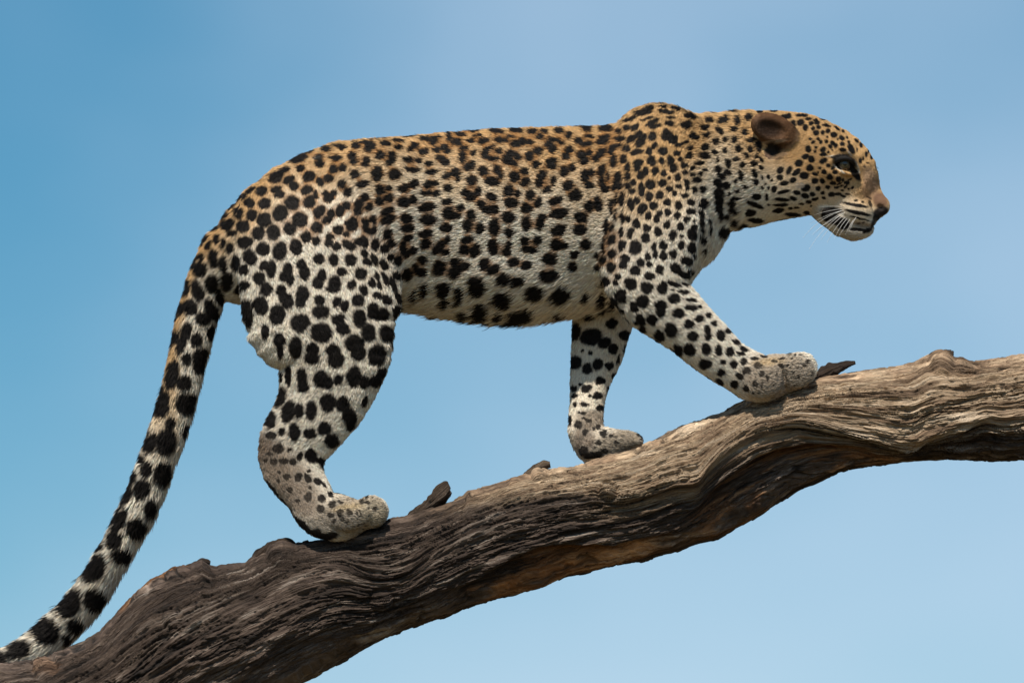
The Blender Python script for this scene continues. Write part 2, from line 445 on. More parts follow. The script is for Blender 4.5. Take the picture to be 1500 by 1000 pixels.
lofted('bark_flake', [row(436, 806, -.01, 6, 6), row(447, 798, -.01, 5, 5), row(453, 793, -.01, 3, 3)], tree, 84, 20, 10, 0.6, 0.0)
lofted('bark_flake', [row(1352, 536, -.01, 8, 9), row(1368, 524, -.01, 7, 8), row(1384, 518, -.01, 6, 6), row(1394, 516, -.01, 3, 3)], tree, 94, 20, 10, 0.6, 0.25)
lofted('bark_flake', [row(1386, 528, -.01, 6, 7), row(1393, 520, -.01, 4, 5), row(1396, 514, -.01, 1.5, 2)], tree, 104, 20, 10, 0.6, 0.1)
lofted('bark_flake', [row(34, 990, -.04, 9, 10), row(50, 974, -.04, 8, 8), row(62, 966, -.04, 5, 5), row(69, 964, -.04, 2, 2)], tree, 114, 16, 5, 0.5, 0.0, 0.1)

# ------------------------------------------------------------------ leopard: body as one smooth surface
def eval_seg(p, a, b, ra, rb):
    """approximate distance to a tapering elliptical piece; ra, rb = (in-plane, depth) radii"""
    p = p.astype(np.float32); a = a.astype(np.float32); b = b.astype(np.float32); ra = ra.astype(np.float32); rb = rb.astype(np.float32)
    ab = b - a; Ln = np.linalg.norm(ab); e = ab / Ln
    n_ = np.array([-e[2], 0, e[0]], np.float32); n_ /= np.linalg.norm(n_)
    m_ = np.cross(e, n_).astype(np.float32); n_ = n_.astype(np.float32)
    q = p - a
    s = q @ e
    t = np.clip(s / Ln, 0, 1)
    c = s - t * Ln
    u, v = q @ n_, q @ m_
    rn = ra[0] + (rb[0] - ra[0]) * t; rm = ra[1] + (rb[1] - ra[1]) * t
    rc = np.minimum(rn, rm)
    k0 = np.sqrt((u / rn) ** 2 + (v / rm) ** 2 + (c / rc) ** 2)
    k1 = np.sqrt((u / rn ** 2) ** 2 + (v / rm ** 2) ** 2 + (c / rc ** 2) ** 2)
    return k0 * (k0 - 1) / np.maximum(k1, 1e-4)
class Chain:
    def __init__(self, name, rows, k, sub=3):
        """rows: (x1, y1, x2, y2, half depth, depth) edge to edge in reference units"""
        self.name, self.k = name, k * S
        r_ = []
        for x1, y1, x2, y2, hd, dy in rows:
            A, B = P(x1, y1, dy * S), P(x2, y2, dy * S)
            r_.append([*((A + B) / 2), np.linalg.norm(A - B) / 2, hd * S])
        r_ = catmull(r_, sub)
        r_[:, 3:] = np.maximum(r_[:, 3:], 0.002)
        self.r = r_
        self.parts = [(r_[i, :3], r_[i + 1, :3], r_[i, 3:], r_[i + 1, 3:]) for i in range(len(r_) - 1)]
    def boxes(self, m):
        for a, b, ra, rb in self.parts:
            R_ = max(*ra, *rb) + m
            yield np.minimum(a, b) - R_, np.maximum(a, b) + R_, (lambda p, a=a, b=b, ra=ra, rb=rb: eval_seg(p, a, b, ra, rb))
    def dist(self, p):
        return np.min([eval_seg(p, *s_) for s_ in self.parts], axis=0)
    def flow(self, p):
        mid = (self.r[:-1, :3] + self.r[1:, :3]) / 2
        d = self.r[1:, :3] - self.r[:-1, :3]; d /= np.linalg.norm(d, axis=1)[:, None]
        best = np.zeros(len(p), int); bd = np.full(len(p), 1e9)
        for i in range(len(mid)):
            q = ((p - mid[i]) ** 2).sum(1); w = q < bd
            bd[w] = q[w]; best[w] = i
        self.best = best
        return d[best]
class Blob:
    def __init__(self, x, y, dy, rx, ry, rd, ang=0, k=10, yaw=0, sub=False):
        self.c = P(x, y, dy * S); self.rr = np.array([rx, rd, ry]) * S; self.k = k * S
        self.M = np.array((Matrix.Rotation(R(yaw), 3, 'Z') @ Matrix.Rotation(R(ang), 3, 'Y')))
    def f(self, p):
        q = (p - self.c) @ self.M
        k0 = np.sqrt(((q / self.rr) ** 2).sum(-1)); k1 = np.sqrt(((q / self.rr ** 2) ** 2).sum(-1))
        return k0 * (k0 - 1) / np.maximum(k1, 1e-4)
    def boxes(self, m):
        R_ = self.rr.max() + m
        yield self.c - R_, self.c + R_, self.f

TORSO = Chain('torso', [
    (1135, 164, 1140, 319, 55, 0), (1095, 164, 1118, 324, 57, 0), (1050, 166, 1088, 333, 62, 0), (1005, 169, 1055, 344, 72, 0), (962, 175, 1022, 372, 84, 0), (915, 181, 975, 428, 95, 0), (868, 185, 890, 448, 100, 0),
    (810, 187, 812, 456, 102, 0), (730, 190, 732, 460, 102, 0), (650, 196, 650, 455, 98, 0), (575, 202, 580, 446, 92, 0),
    (500, 208, 515, 445, 86, 0), (434, 238, 455, 445, 80, 0), (375, 285, 408, 450, 72, 0), (339, 334, 369, 445, 54, 0), (316, 368, 344, 425, 38, 0)], 14, 2)
TAIL = Chain('tail', [
    (310, 340, 350, 400, 36, 0), (288, 376, 334, 420, 31, 2), (272, 415, 328, 446, 29, 5), (259, 462, 315, 484, 28, 8), (247, 520, 302, 537, 27, 10), (231, 590, 284, 605, 26, 14),
    (208, 661, 257, 680, 25, 20), (178, 740, 224, 762, 24, 30), (141, 811, 182, 834, 24, 44), (104, 865, 148, 892, 24, 60), (64, 908, 104, 940, 24, 74),
    (16, 946, 44, 984, 24, 80), (-40, 966, -30, 1008, 22, 84), (-100, 962, -105, 1002, 20, 86), (-150, 945, -162, 976, 13, 86)], 14)
def hind(name, dy, s):
    return Chain(name, [
        (352, 290, 520, 270, 34, dy * .8), (345, 370, 560, 335, 44, dy), (351, 430, 588, 420, 46, dy), (358, 464, 587, 462, 45, dy), (385, 491, 583, 495, 42, dy), (401, 516, 574, 524, 39, dy * .98), (405, 544, 560, 553, 35, dy * .96),
        (405, 572, 541, 590, 30, dy * .93), (396, 602, 512, 630, 27, dy * .9), (380, 634, 484, 662, 23, dy * .87), (380, 663, 476, 690, 20, dy * .85), (393, 694, 478, 708, 19, dy * .84),
        (414, 725, 488, 722, 20, dy * .83), (433, 764, 500, 736, 22, dy * .82), (468, 784, 522, 732, 26, dy * .8), (500, 782, 533, 734, 27, dy * .8), (536, 770, 546, 746, 20, dy * .8)], 26, 3)
HIND_N = hind('hind_near', -68, -1)
HIND_F = hind('hind_far', 68, 1)
FORE_N = Chain('fore_near', [
    (925, 190, 1000, 190, 20, -48), (905, 250, 1010, 240, 32, -62), (890, 330, 1026, 320, 40, -68), (880, 405, 1012, 385, 42, -70), (902, 451, 1006, 408, 40, -70),
    (933, 478, 1022, 428, 36, -68), (969, 497, 1050, 464, 32, -66), (1006, 526, 1083, 500, 28, -62), (1045, 556, 1106, 518, 26, -58), (1072, 577, 1126, 523, 28, -54), (1094, 584, 1138, 526, 28, -52), (1120, 578, 1156, 522, 26, -48), (1152, 570, 1174, 520, 22, -46)], 20)
FORE_F = Chain('fore_far', [
    (860, 330, 990, 330, 34, 60), (845, 400, 960, 395, 38, 62), (838, 445, 938, 445, 36, 60), (836, 480, 924, 488, 32, 56), (834, 520, 912, 526, 27, 50), (833, 560, 895, 562, 24, 44),
    (832, 598, 886, 598, 22, 38), (831, 628, 886, 622, 22, 32), (836, 655, 890, 634, 23, 28), (858, 677, 905, 632, 26, 26), (900, 668, 922, 632, 27, 26), (925, 658, 938, 640, 22, 26)], 16)
HEAD = Chain('head', [
    (1298, 286, 1283, 318, 17, 0), (1286, 274, 1264, 327, 21, 0), (1269, 260, 1240, 334, 25, 0), (1262, 234, 1222, 334, 32, 0), (1251, 202, 1200, 321, 43, 0), (1222, 180, 1177, 315, 53, 0),
    (1188, 167, 1152, 317, 58, 0), (1145, 164, 1120, 323, 57, 0), (1100, 164, 1085, 334, 56, 0)], 10)
PARTS = [TORSO, TAIL, HIND_N, HIND_F, FORE_N, FORE_F, HEAD]
CENTER_Y = np.array([0, 0, -60, 60, -60, 50, 0]) * S
blobs = []
for s in (-1, 1):
    blobs += [Blob(968, 197, 46 * s, 60, 47, 26, 8, 30),            # shoulder blade
              Blob(1160, 268, 34 * s, 40, 38, 28, 0, 14),           # cheek
              Blob(1255, 309, 17 * s, 27, 20, 17, 12, 8),           # whisker pad
              Blob(1238, 220, 33 * s, 19, 8, 12, 38, 8),            # brow
              Blob(1212, 255, 40 * s, 24, 12, 12, 20, 8),           # cheekbone
              Blob(560, 300, 60 * s, 70, 90, 40, 0, 40)]
blobs += [Blob(1260, 338, 0, 25, 15, 21, -20, 7), Blob(1284, 280, 0, 15, 9, 15, 58, 6), Blob(1274, 317, 0, 15, 12, 20, 20, 6), Blob(1265, 326, 0, 19, 11, 26, 12, 6), Blob(1232, 330, 0, 26, 17, 26, 28, 8), Blob(1212, 318, 0, 26, 15, 34, 32, 8),       # chin
          Blob(1288, 297, 0, 13, 13.5, 16, 0, 5),                                              # nose
          Blob(740, 408, 0, 120, 48, 82, 2, 30)]
# paws: outer toes and front toes
def paw(toes, yc):
    return [Blob(x_, y_, yc + d_, rx_, ry_, rd_, an_, 7) for x_, y_, d_, rx_, ry_, rd_, an_ in toes]
blobs += paw([(1117, 556, -24, 31, 30, 17, 10), (1167, 543, -8, 28, 29, 15, 20), (1173, 541, 14, 26, 28, 15, 20), (1160, 546, 34, 26, 26, 14, 20)], -50)
for yc in (-54, 54):
    blobs += paw([(512, 756, -22, 32, 23, 15, -8), (543, 750, -8, 26, 26, 14, 10), (546, 750, 14, 25, 26, 14, 10), (540, 756, 30, 24, 22, 12, 0)], yc)
blobs += paw([(880, 655, -18, 34, 20, 14, -14), (914, 648, -2, 27, 19, 13, -6), (918, 647, 16, 26, 18, 13, -6), (908, 652, 30, 24, 17, 11, -6)], 26)
blobs += [Blob(838, 628, 22, 9, 12, 8, 0, 5)]
EYE = (1236, 241, -36)
EYE_R = 11.0
lids = []
for s in (-1, 1):
    lids += [Chain('lid', [(1212, 238, 1215, 243, 4, s * 45), (1225, 229, 1228, 238, 5, s * 47), (1238, 227, 1240, 236, 5, s * 47), (1250, 232, 1249, 240, 5, s * 43), (1259, 244, 1255, 248, 4, s * 37)], 4),
             Chain('lid', [(1212, 240, 1215, 243, 3, s * 44), (1224, 248, 1227, 252, 3, s * 44), (1236, 251, 1238, 256, 3, s * 44), (1248, 254, 1250, 258, 3, s * 40), (1258, 252, 1260, 256, 3, s * 36)], 4)]
ears = []
for s in (-1, 1):
    ears.append((Blob(1135, 191, 56 * s, 38, 23, 13, 20, 8, yaw=-14 * s), Blob(1138, 219, 66 * s, 21, 14, 17, -12, 3), Blob(1130, 189, 74 * s, 29, 17, 11, 16, 3, yaw=-14 * s)))
MOUTH = Chain('mouth', [(1300, 319, 1303, 321, 60, 0), (1288, 326, 1290, 328, 60, 0), (1274, 333, 1275, 335, 60, 0), (1256, 337, 1256, 339, 60, 0), (1236, 333, 1235, 335, 60, 0)], 2)

VOX = 0.0026
lo = P(-172, 1020, 0) - np.array([0.01, 0, 0]); hi = P(1312, 135, 0)
lo[1], hi[1] = -0.165, 0.165
dims = np.ceil((hi - lo) / VOX).astype(int) + 2
F = np.full(dims, 0.05, np.float32)
ax = [(lo[i] + VOX * np.arange(dims[i])).astype(np.float32) for i in range(3)]
def window(b0, b1):
    i0 = np.clip(np.floor((b0 - lo) / VOX).astype(int), 0, dims); i1 = np.clip(np.ceil((b1 - lo) / VOX).astype(int) + 1, 0, dims)
    return tuple(slice(a_, b_) for a_, b_ in zip(i0, i1))
def pts(sl):
    g_ = np.meshgrid(ax[0][sl[0]], ax[1][sl[1]], ax[2][sl[2]], indexing='ij')
    return np.stack([q.ravel() for q in g_], 1)
def smin(a_, b_, k):
    h = np.clip(0.5 + 0.5 * (b_ - a_) / k, 0, 1)
    return b_ + (a_ - b_) * h - k * h * (1 - h)
def add(prim):
    m = prim.k * 1.05 + 0.012
    bx = list(prim.boxes(m))
    b0 = np.min([b[0] for b in bx], 0); b1 = np.max([b[1] for b in bx], 0)
    W = window(b0, b1)
    tmp = np.full(tuple(s_.stop - s_.start for s_ in W), 0.05 + prim.k, np.float32)
    for c0, c1, fn in bx:
        w = window(c0, c1)
        r = tuple(slice(a_.start - b_.start, a_.stop - b_.start) for a_, b_ in zip(w, W))
        sh = tmp[r].shape
        if 0 in sh: continue
        tmp[r] = np.minimum(tmp[r], fn(pts(w)).reshape(sh))
    F[W] = smin(F[W], tmp, prim.k)
def carve(prim, k=0.003, shell=None):
    for c0, c1, fn in prim.boxes(0.012):
        w = window(c0, c1); sh = F[w].shape
        dv = fn(pts(w)).reshape(sh).astype(np.float32)
        if shell: dv = np.maximum(dv, -(F[w] + shell))
        F[w] = -smin(-F[w], dv, k)
for c_ in PARTS: add(c_)
for b_ in blobs: add(b_)
# throat hollow behind the jaw, fold between shoulder and neck
F += 0.0040        # the coat stands a little proud of the skin
carve(MOUTH, 0.002, 0.0015)
carve(Chain('crease', [(1146, 540, 1149, 541, 16, -74), (1147, 556, 1151, 557, 16, -72), (1151, 582, 1155, 582, 16, -70)], 2), .004, .0025)
for s in (-1, 1):
    carve(Blob(EYE[0] + 2, EYE[1], s * 46, 17, 11, 14, 15), 0.004)
    carve(Blob(1264, 258, s * 37, 12, 20, 12, 28), 0.008)
    carve(Blob(1291, 304, s * 15, 6, 4, 6, 25), 0.003)
for l_ in lids: add(l_)
for e_, i_, dish in ears:           # rounded flap standing off the skull, hollow under its lower edge
    add(e_)
    carve(i_, 0.003)
    carve(dish, 0.003)

def surface_nets(F):
    ins = F < 0
    n0, n1, n2 = F.shape
    cnt = np.zeros((n0 - 1, n1 - 1, n2 - 1), np.uint8)
    offs = [(i, j, k) for i in (0, 1) for j in (0, 1) for k in (0, 1)]
    for i, j, k in offs: cnt += ins[i:n0 - 1 + i, j:n1 - 1 + j, k:n2 - 1 + k]
    act = np.argwhere((cnt > 0) & (cnt < 8))
    cid = np.full(cnt.shape, -1, np.int32)
    cid[act[:, 0], act[:, 1], act[:, 2]] = np.arange(len(act))
    val = {o: F[act[:, 0] + o[0], act[:, 1] + o[1], act[:, 2] + o[2]] for o in offs}
    acc = np.zeros((len(act), 3)); num = np.zeros(len(act))
    for o in offs:
        for a_ in range(3):
            if o[a_]: continue
            o2 = list(o); o2[a_] = 1; o2 = tuple(o2)
            v0, v1 = val[o], val[o2]
            cr = (v0 < 0) != (v1 < 0)
            t = np.where(cr, v0 / np.where(cr, v0 - v1, 1), 0)
            pnt = np.tile(np.array(o, float), (len(act), 1)); pnt[:, a_] = t
            acc += pnt * cr[:, None]; num += cr
    V = lo + (act + acc / num[:, None]) * VOX
    faces = []
    for a_ in range(3):
        b_, c_ = (a_ + 1) % 3, (a_ + 2) % 3
        s0 = [slice(None)] * 3; s1 = [slice(None)] * 3
        s0[a_] = slice(0, -1); s1[a_] = slice(1, None)
        i0, i1 = ins[tuple(s0)], ins[tuple(s1)]
        E = np.argwhere(i0 != i1)
        ok = (E[:, b_] > 0) & (E[:, c_] > 0) & (E[:, b_] < F.shape[b_] - 1) & (E[:, c_] < F.shape[c_] - 1)
        E = E[ok]
        up = i0[E[:, 0], E[:, 1], E[:, 2]]
        def cell(db, dc):
            q = E.copy(); q[:, b_] -= db; q[:, c_] -= dc
            return cid[q[:, 0], q[:, 1], q[:, 2]]
        quad = np.stack([cell(1, 1), cell(0, 1), cell(0, 0), cell(1, 0)], 1)
        quad[~up] = quad[~up][:, ::-1]
        faces.append(quad)
    return V, np.concatenate(faces)
BV, BF = surface_nets(F)
del F
def smooth(V, Fc, it, lam=0.5):
    e = np.concatenate([Fc[:, [0, 1]], Fc[:, [1, 2]], Fc[:, [2, 3]], Fc[:, [3, 0]]])
    n = len(V)
    deg = np.bincount(e.ravel(), minlength=n)
    for _ in range(it):
        s_ = np.stack([np.bincount(e[:, 0], V[e[:, 1], k], n) + np.bincount(e[:, 1], V[e[:, 0], k], n) for k in range(3)], 1)
        V = V + lam * (s_ / np.maximum(deg, 1)[:, None] - V)
    return V
def normals(V, Fc):
    nn = np.cross(V[Fc[:, 2]] - V[Fc[:, 0]], V[Fc[:, 3]] - V[Fc[:, 1]])
    o = np.zeros_like(V)
    for c_ in range(4):
        for k in range(3): o[:, k] += np.bincount(Fc[:, c_], nn[:, k], len(V))
    return o / (np.linalg.norm(o, axis=1)[:, None] + 1e-12), np.linalg.norm(nn, axis=1) / 2
BV = smooth(BV, BF, 2)
# soft muscle and loose-skin undulation
BN, _ = normals(BV, BF)
BV = BV + BN * (0.0016 * perlin(BV * 16) + 0.0010 * perlin(BV * 38 + 9))[:, None]
BN, BAREA = normals(BV, BF)
# which part of the animal a point belongs to, and which way its hair lies
PD = np.stack([c_.dist(BV) for c_ in PARTS], 1)
PART = PD.argmin(1)
wts = np.exp(-np.clip(PD - PD.min(1)[:, None], 0, .2) / 0.012); wts /= wts.sum(1)[:, None]
FLOW = 0
AXIS_Y = np.zeros(len(BV))
for i, c_ in enumerate(PARTS):
    FLOW = FLOW + c_.flow(BV) * wts[:, i:i + 1]
    w = PART == i
    AXIS_Y[w] = c_.r[c_.best[w], 1]

# ------------------------------------------------------------------ coat pattern: every spot by place, size and tilt
# each table: origin and scale of a patch of the flank, then spots (x, y, half width, half height, tilt)
PATCHES = [
 (280, 180, 6.667, '''1060 360 85 38 -20|1160 290 55 18 -12|1070 455 42 28 -25|1150 525 62 45 -20|925 470 40 25 -20|830 545 70 45 -25|850 500 60 22 -30|955 560 55 35 -30|1005 620 45 42|830 650 50 28 -25|865 700 48 38 -15|690 670 55 45 -30|1130 660 55 40 -30|1215 705 25 40|1155 775 50 58 20|985 785 68 65|870 880 65 70 30|575 785 48 45|720 790 58 45 -25|465 885 48 52|595 900 48 55 20|720 935 58 55|330 910 45 32 -40|405 820 45 28 -40|500 735 50 20 -35|590 665 50 20 -35|1065 930 65 50|380 980 50 35 -30|510 990 50 35'''),
 (460, 180, 6.667, '''125 265 50 32|280 250 45 28 -5|230 230 60 15 -3|415 230 42 35 -10|550 245 58 48 -30|510 205 60 18|50 345 48 35|60 405 50 40|215 350 65 28|195 455 40 42|285 445 40 40 -40|380 340 45 45|390 385 40 30|510 390 45 50 30|405 510 48 45 -20|480 600 65 36 -8|620 500 55 70 5|790 510 62 55 -20|700 215 50 28|820 185 70 14 5|825 250 45 24|650 325 50 42 -20|765 335 40 45 20|740 395 45 30 -10|985 230 45 28 10|945 265 40 28 -20|1070 290 52 35 -8|915 370 55 30 5|1015 380 38 25 10|960 465 75 28 8|1120 405 45 25|1145 485 72 28|1080 165 60 22|1170 190 50 38|1200 150 60 15|1200 275 40 30|1275 245 45 30|1310 285 40 30|1235 350 50 25 8|1285 390 45 35|930 145 85 10 -3|640 172 90 8 -5|1200 105 110 8 -3|1320 150 30 45|60 580 40 40|145 545 50 42|275 600 45 45|335 680 45 45|115 690 35 30|195 690 40 30|145 730 55 48|15 710 30 50|500 735 45 45 -30|440 800 45 55 20|430 860 45 45|540 825 40 38 -20|645 660 50 50|735 640 35 28|735 735 48 42 -20|640 770 45 45|880 640 65 42 -15|980 600 45 42 -25|880 780 65 50 5|970 755 40 45 20|1115 605 50 42 -20|1185 595 40 25|1100 690 55 28|1190 695 40 32|1310 520 60 30 -20|1310 640 45 40|1105 830 90 45 -8|720 865 75 35 -28|730 945 80 42 -28|905 935 65 48 -5|1115 950 85 45|1300 775 55 32 -15|1310 870 55 45 -10|50 870 50 70 30|125 950 50 42 -10|165 890 40 40 40|255 860 45 60|320 810 40 45|500 970 35 40|575 945 40 45|380 960 35 45|320 985 30 30'''),
 (640, 170, 6.667, '''340 145 100 22|570 125 70 10|590 165 75 22 5|780 155 70 25|930 105 60 10|1080 110 80 8|1300 105 50 10|130 235 50 35 10|200 265 55 38 15|230 190 65 18 10|390 205 50 15 -5|340 255 45 22|460 255 65 28 -20|630 245 75 28 5|720 215 45 18|790 280 75 35 -5|905 265 45 28|835 240 40 20|930 165 55 25 -5|1055 165 45 22 5|1005 215 45 25|1195 155 50 28|1290 200 45 30 -15|25 345 45 35|120 330 60 42 30|30 415 45 28|90 450 60 45 -20|270 325 50 22|355 370 32 28|250 405 38 65 5|310 500 60 35 -15|350 465 35 22 -20|520 315 50 22 -20|475 380 42 55 15|540 425 60 28|605 350 35 28|715 380 50 35 -15|690 430 50 55 20|790 405 40 40|740 470 50 25|905 400 42 55 25|990 350 48 42 30|970 480 42 35|1150 240 65 22 5|1090 280 45 35|1130 325 50 38 15|1215 270 35 25|1290 340 45 35|1260 400 50 38 10|1115 445 55 35 -10|1120 495 60 30|455 540 50 48|590 525 40 42|615 575 35 45 10|545 645 78 42 5|180 560 48 45 20|100 595 45 25 -25|205 620 20 35|135 705 75 40 -10|340 635 55 52 20|755 595 52 58 10|855 545 45 38 20|860 650 55 40 -25|1030 585 50 40 -20|1005 650 40 50 15|1140 640 30 52 10|1080 725 48 32 -20|1245 550 45 48|1320 510 40 40|1280 685 65 42 -22|1320 790 30 40|275 750 42 35|330 795 55 50|400 745 35 45 20|120 835 75 32 -20|540 795 58 42 15|440 870 48 38 35|520 920 80 42 10|560 905 45 35|700 735 50 58 15|785 765 32 35|725 850 68 48 5|910 775 48 52 10|995 850 38 52 15|880 905 60 48 -5|1160 830 75 42 -30|1195 950 90 45 -8|95 925 40 40|235 900 40 35 -20|145 975 90 35 -3|345 965 48 45|695 980 65 40|1030 985 50 30'''),
 (800, 160, 6.667, '''310 175 100 12|400 190 55 45 5|590 200 75 35 -5|420 280 45 22|320 320 42 35|395 350 65 28 -10|560 310 70 42 -20|605 275 30 20 -20|350 455 50 42|420 440 35 30 -20|370 515 50 32 -10|530 440 70 38 -35|490 490 35 35|665 375 45 25 -20|710 360 40 22 -15|640 410 30 45|655 510 38 65|720 290 60 28 -5|710 215 35 28|790 185 38 28 -20|870 175 45 30 -30|830 295 50 35 -35|905 245 45 35 -35|930 310 40 75 35|1040 265 42 48 30|785 395 42 40 -30|890 420 65 28 -15|755 495 35 45 30|1060 360 25 45 25|1005 415 35 38 40|1140 410 48 38|1035 130 75 25 -30|1060 170 60 25 -15|980 95 70 14 -15|820 100 70 20 -22|950 35 90 28 -5|1180 255 55 55|1240 300 45 45 -40|380 660 42 62 5|440 625 35 35 10|420 745 45 40|545 605 40 60 15|545 710 35 50|575 780 45 45 20|605 665 20 40|290 845 60 60 -20|420 955 50 55|505 915 42 70 -5|700 670 35 60 18|670 755 25 55 8|720 750 30 40 20|795 575 32 45 15|795 660 35 38 20|905 520 48 30 -10|890 580 35 38|975 605 30 45|925 645 35 40|1030 505 40 55 -25|1125 510 32 40|1215 505 32 55 -5|1240 580 35 45 -15|1065 605 32 45 10|1145 625 30 30|1195 670 20 18|855 720 30 35 20|795 750 32 28|840 800 42 26|935 790 32 70|1020 735 50 48 20|1140 725 48 32 -5|1205 775 30 30|1005 855 40 45 20|1110 840 40 42|740 885 28 70 5|685 880 15 60 5|635 945 25 65 5|825 930 35 60 -5|885 900 35 38|940 970 40 45 30|1045 945 42 40 -30|1180 910 35 38'''),
 (280, 320, 6.667, '''355 70 55 50 -30|510 80 60 55 10|715 25 65 60|875 0 50 25|660 145 60 65 20|805 140 58 75 10|960 105 55 60 -10|1060 40 65 50|405 145 48 32 -10|530 235 68 58 -5|705 300 65 60 -5|870 320 62 80 10|1025 285 55 75 -15|1125 180 48 52|240 95 50 30 -45|315 250 30 55 10|385 295 38 55 10|250 205 25 45 20|180 270 25 45 25|130 225 25 60 35|225 400 40 80 -5|310 450 30 70|440 440 42 75 5|575 380 60 75 -15|520 500 40 50|345 600 45 70 20|105 385 30 35|100 500 55 70 20|30 430 30 70 15|75 710 50 90 -15|205 645 62 80 10|280 760 45 70 -10|510 665 72 45 -20|460 705 35 35|715 465 50 45|785 490 45 80 5|665 585 55 65 -10|735 695 58 62 -15|945 510 45 70|920 570 55 45|970 600 40 50|1080 450 45 45|1105 530 52 65|880 710 50 50 20|930 800 62 80 -25|1090 740 60 75|1070 820 50 50|545 890 60 90|680 850 70 80 -10|850 920 70 70 20|1070 990 75 55|20 880 35 60 -15|190 890 45 80 -20|120 970 70 50'''),
 (460, 320, 6.667, '''30 85 55 55|130 15 50 35|235 115 48 50 20|315 155 35 30 20|365 70 55 65 -20|405 50 28 60|150 180 42 35|140 240 40 45|220 275 42 35|20 220 42 42|345 265 72 45 25|505 70 35 65|545 125 55 30|590 110 30 40|560 15 45 20|440 225 45 45 25|490 230 35 60 -10|720 155 45 55 35|600 255 42 65|755 245 45 40 -20|690 295 45 45|905 95 72 42 -5|920 195 55 32 -10|870 290 38 70 10|965 315 38 38|900 340 40 40|1095 150 75 42 -8|1090 245 52 50 5|1290 95 65 42|1240 270 50 60 30|1200 310 45 40|1310 215 35 40|1290 330 50 25|190 405 48 62 -5|355 405 55 58|490 345 35 42 -30|520 425 55 35 25|590 400 30 70 -25|270 520 52 40 10|455 540 60 58 10|50 395 55 55 20|75 560 45 65|40 630 55 65|200 640 60 80 15|190 690 70 40|370 650 42 55 10|485 705 38 55 -15|430 800 60 60 25|565 625 32 48 -10|610 560 25 50 -15|635 650 28 45 -15|620 755 48 38 20|710 795 45 55 -30|225 815 45 50 10|300 860 42 60 15|55 800 55 50|70 915 80 55|235 975 70 40|435 960 60 65 -15|570 880 55 55|650 940 70 60|600 950 60 50|680 450 35 60 -25|690 590 25 80 -25|770 650 30 90 -25|800 560 45 50 -20|830 790 35 80 -35|750 380 38 35|820 410 42 50|905 545 55 60 20|1065 400 45 45|1050 520 65 40 15|990 470 30 40|1225 480 65 75|1230 690 40 60|1080 690 45 60|980 740 30 60|1290 790 40 50|800 930 35 70 -15'''),
 (640, 310, 5.88, '''95 145 75 38 3|300 30 42 35|270 120 42 58 15|370 145 35 48 15|495 135 45 75|620 55 55 45 25|620 180 45 38 -20|770 110 45 62 5|890 100 38 65 10|1050 25 75 35|1050 160 65 45 -15|1030 285 60 45 -10|1090 290 50 30|35 300 40 60 10|120 240 42 28|90 340 45 28|260 245 55 32 -15|235 330 48 42 10|330 335 42 62 25|485 275 45 38|490 325 42 50 5|620 280 28 35|600 340 40 50 20|755 255 38 35|865 250 35 38 10|800 325 75 32 5|410 455 42 60 25|485 500 62 38 -20|665 435 55 35 -20|770 460 50 38 -10|970 410 65 55|160 440 45 45 20|155 520 55 55 10|240 475 60 32 -15|35 480 45 60|570 585 60 50 -15|690 600 65 42 -15|350 640 75 75 15|310 600 50 35 20|960 555 85 50 -5|840 690 80 55 -5|570 740 80 60 10|1060 710 85 60 -15|190 710 40 70|60 660 60 60 20|390 830 70 70|700 880 75 70|780 850 60 50|1050 860 50 40|250 850 40 40|545 850 35 30'''),
 (800, 300, 6.667, '''120 90 85 45 -3|340 130 70 55 10|335 245 70 45|390 385 60 50 10|420 30 50 35|515 25 30 40|280 480 50 40|255 610 45 50 20|110 900 90 60 -10|380 880 40 40|630 40 18 60 3|675 100 18 55 5|585 220 30 75 5|640 220 18 50 20|560 400 20 90|555 540 35 45 10|500 495 25 35 20|500 620 35 35|750 135 28 55|805 140 28 35|730 270 28 58|645 340 40 55 25|825 275 30 58 15|885 185 35 50 -10|940 45 38 55 25|995 110 32 42 15|1080 140 32 42 10|1110 85 25 32|1185 80 30 38|1275 105 35 38|1175 195 32 38|985 230 38 40|1095 265 40 48|1310 215 38 45|1235 300 38 50|740 400 35 55 25|645 485 45 45 20|870 420 60 75 15|975 330 42 50|1055 415 30 40|1065 480 25 45|1145 395 38 45 -10|1145 500 35 50 -5|1240 485 42 45|1320 400 35 40|770 525 45 38 20|750 590 40 40|925 570 38 40|990 510 32 40|1005 580 30 25|640 610 45 45|870 645 55 48 5|1010 695 50 40 10|1105 635 40 50 -15|1260 615 55 45 25|580 750 48 50 15|705 700 32 32|680 765 30 30|825 770 55 65 -20|985 810 68 52 30|1130 815 48 60 -5|1245 775 75 25 18|540 910 42 55 -15|730 890 55 65 10|660 960 40 60 -30|945 940 60 70 -30|860 975 40 35|1250 915 60 45 5|1115 975 55 45'''),
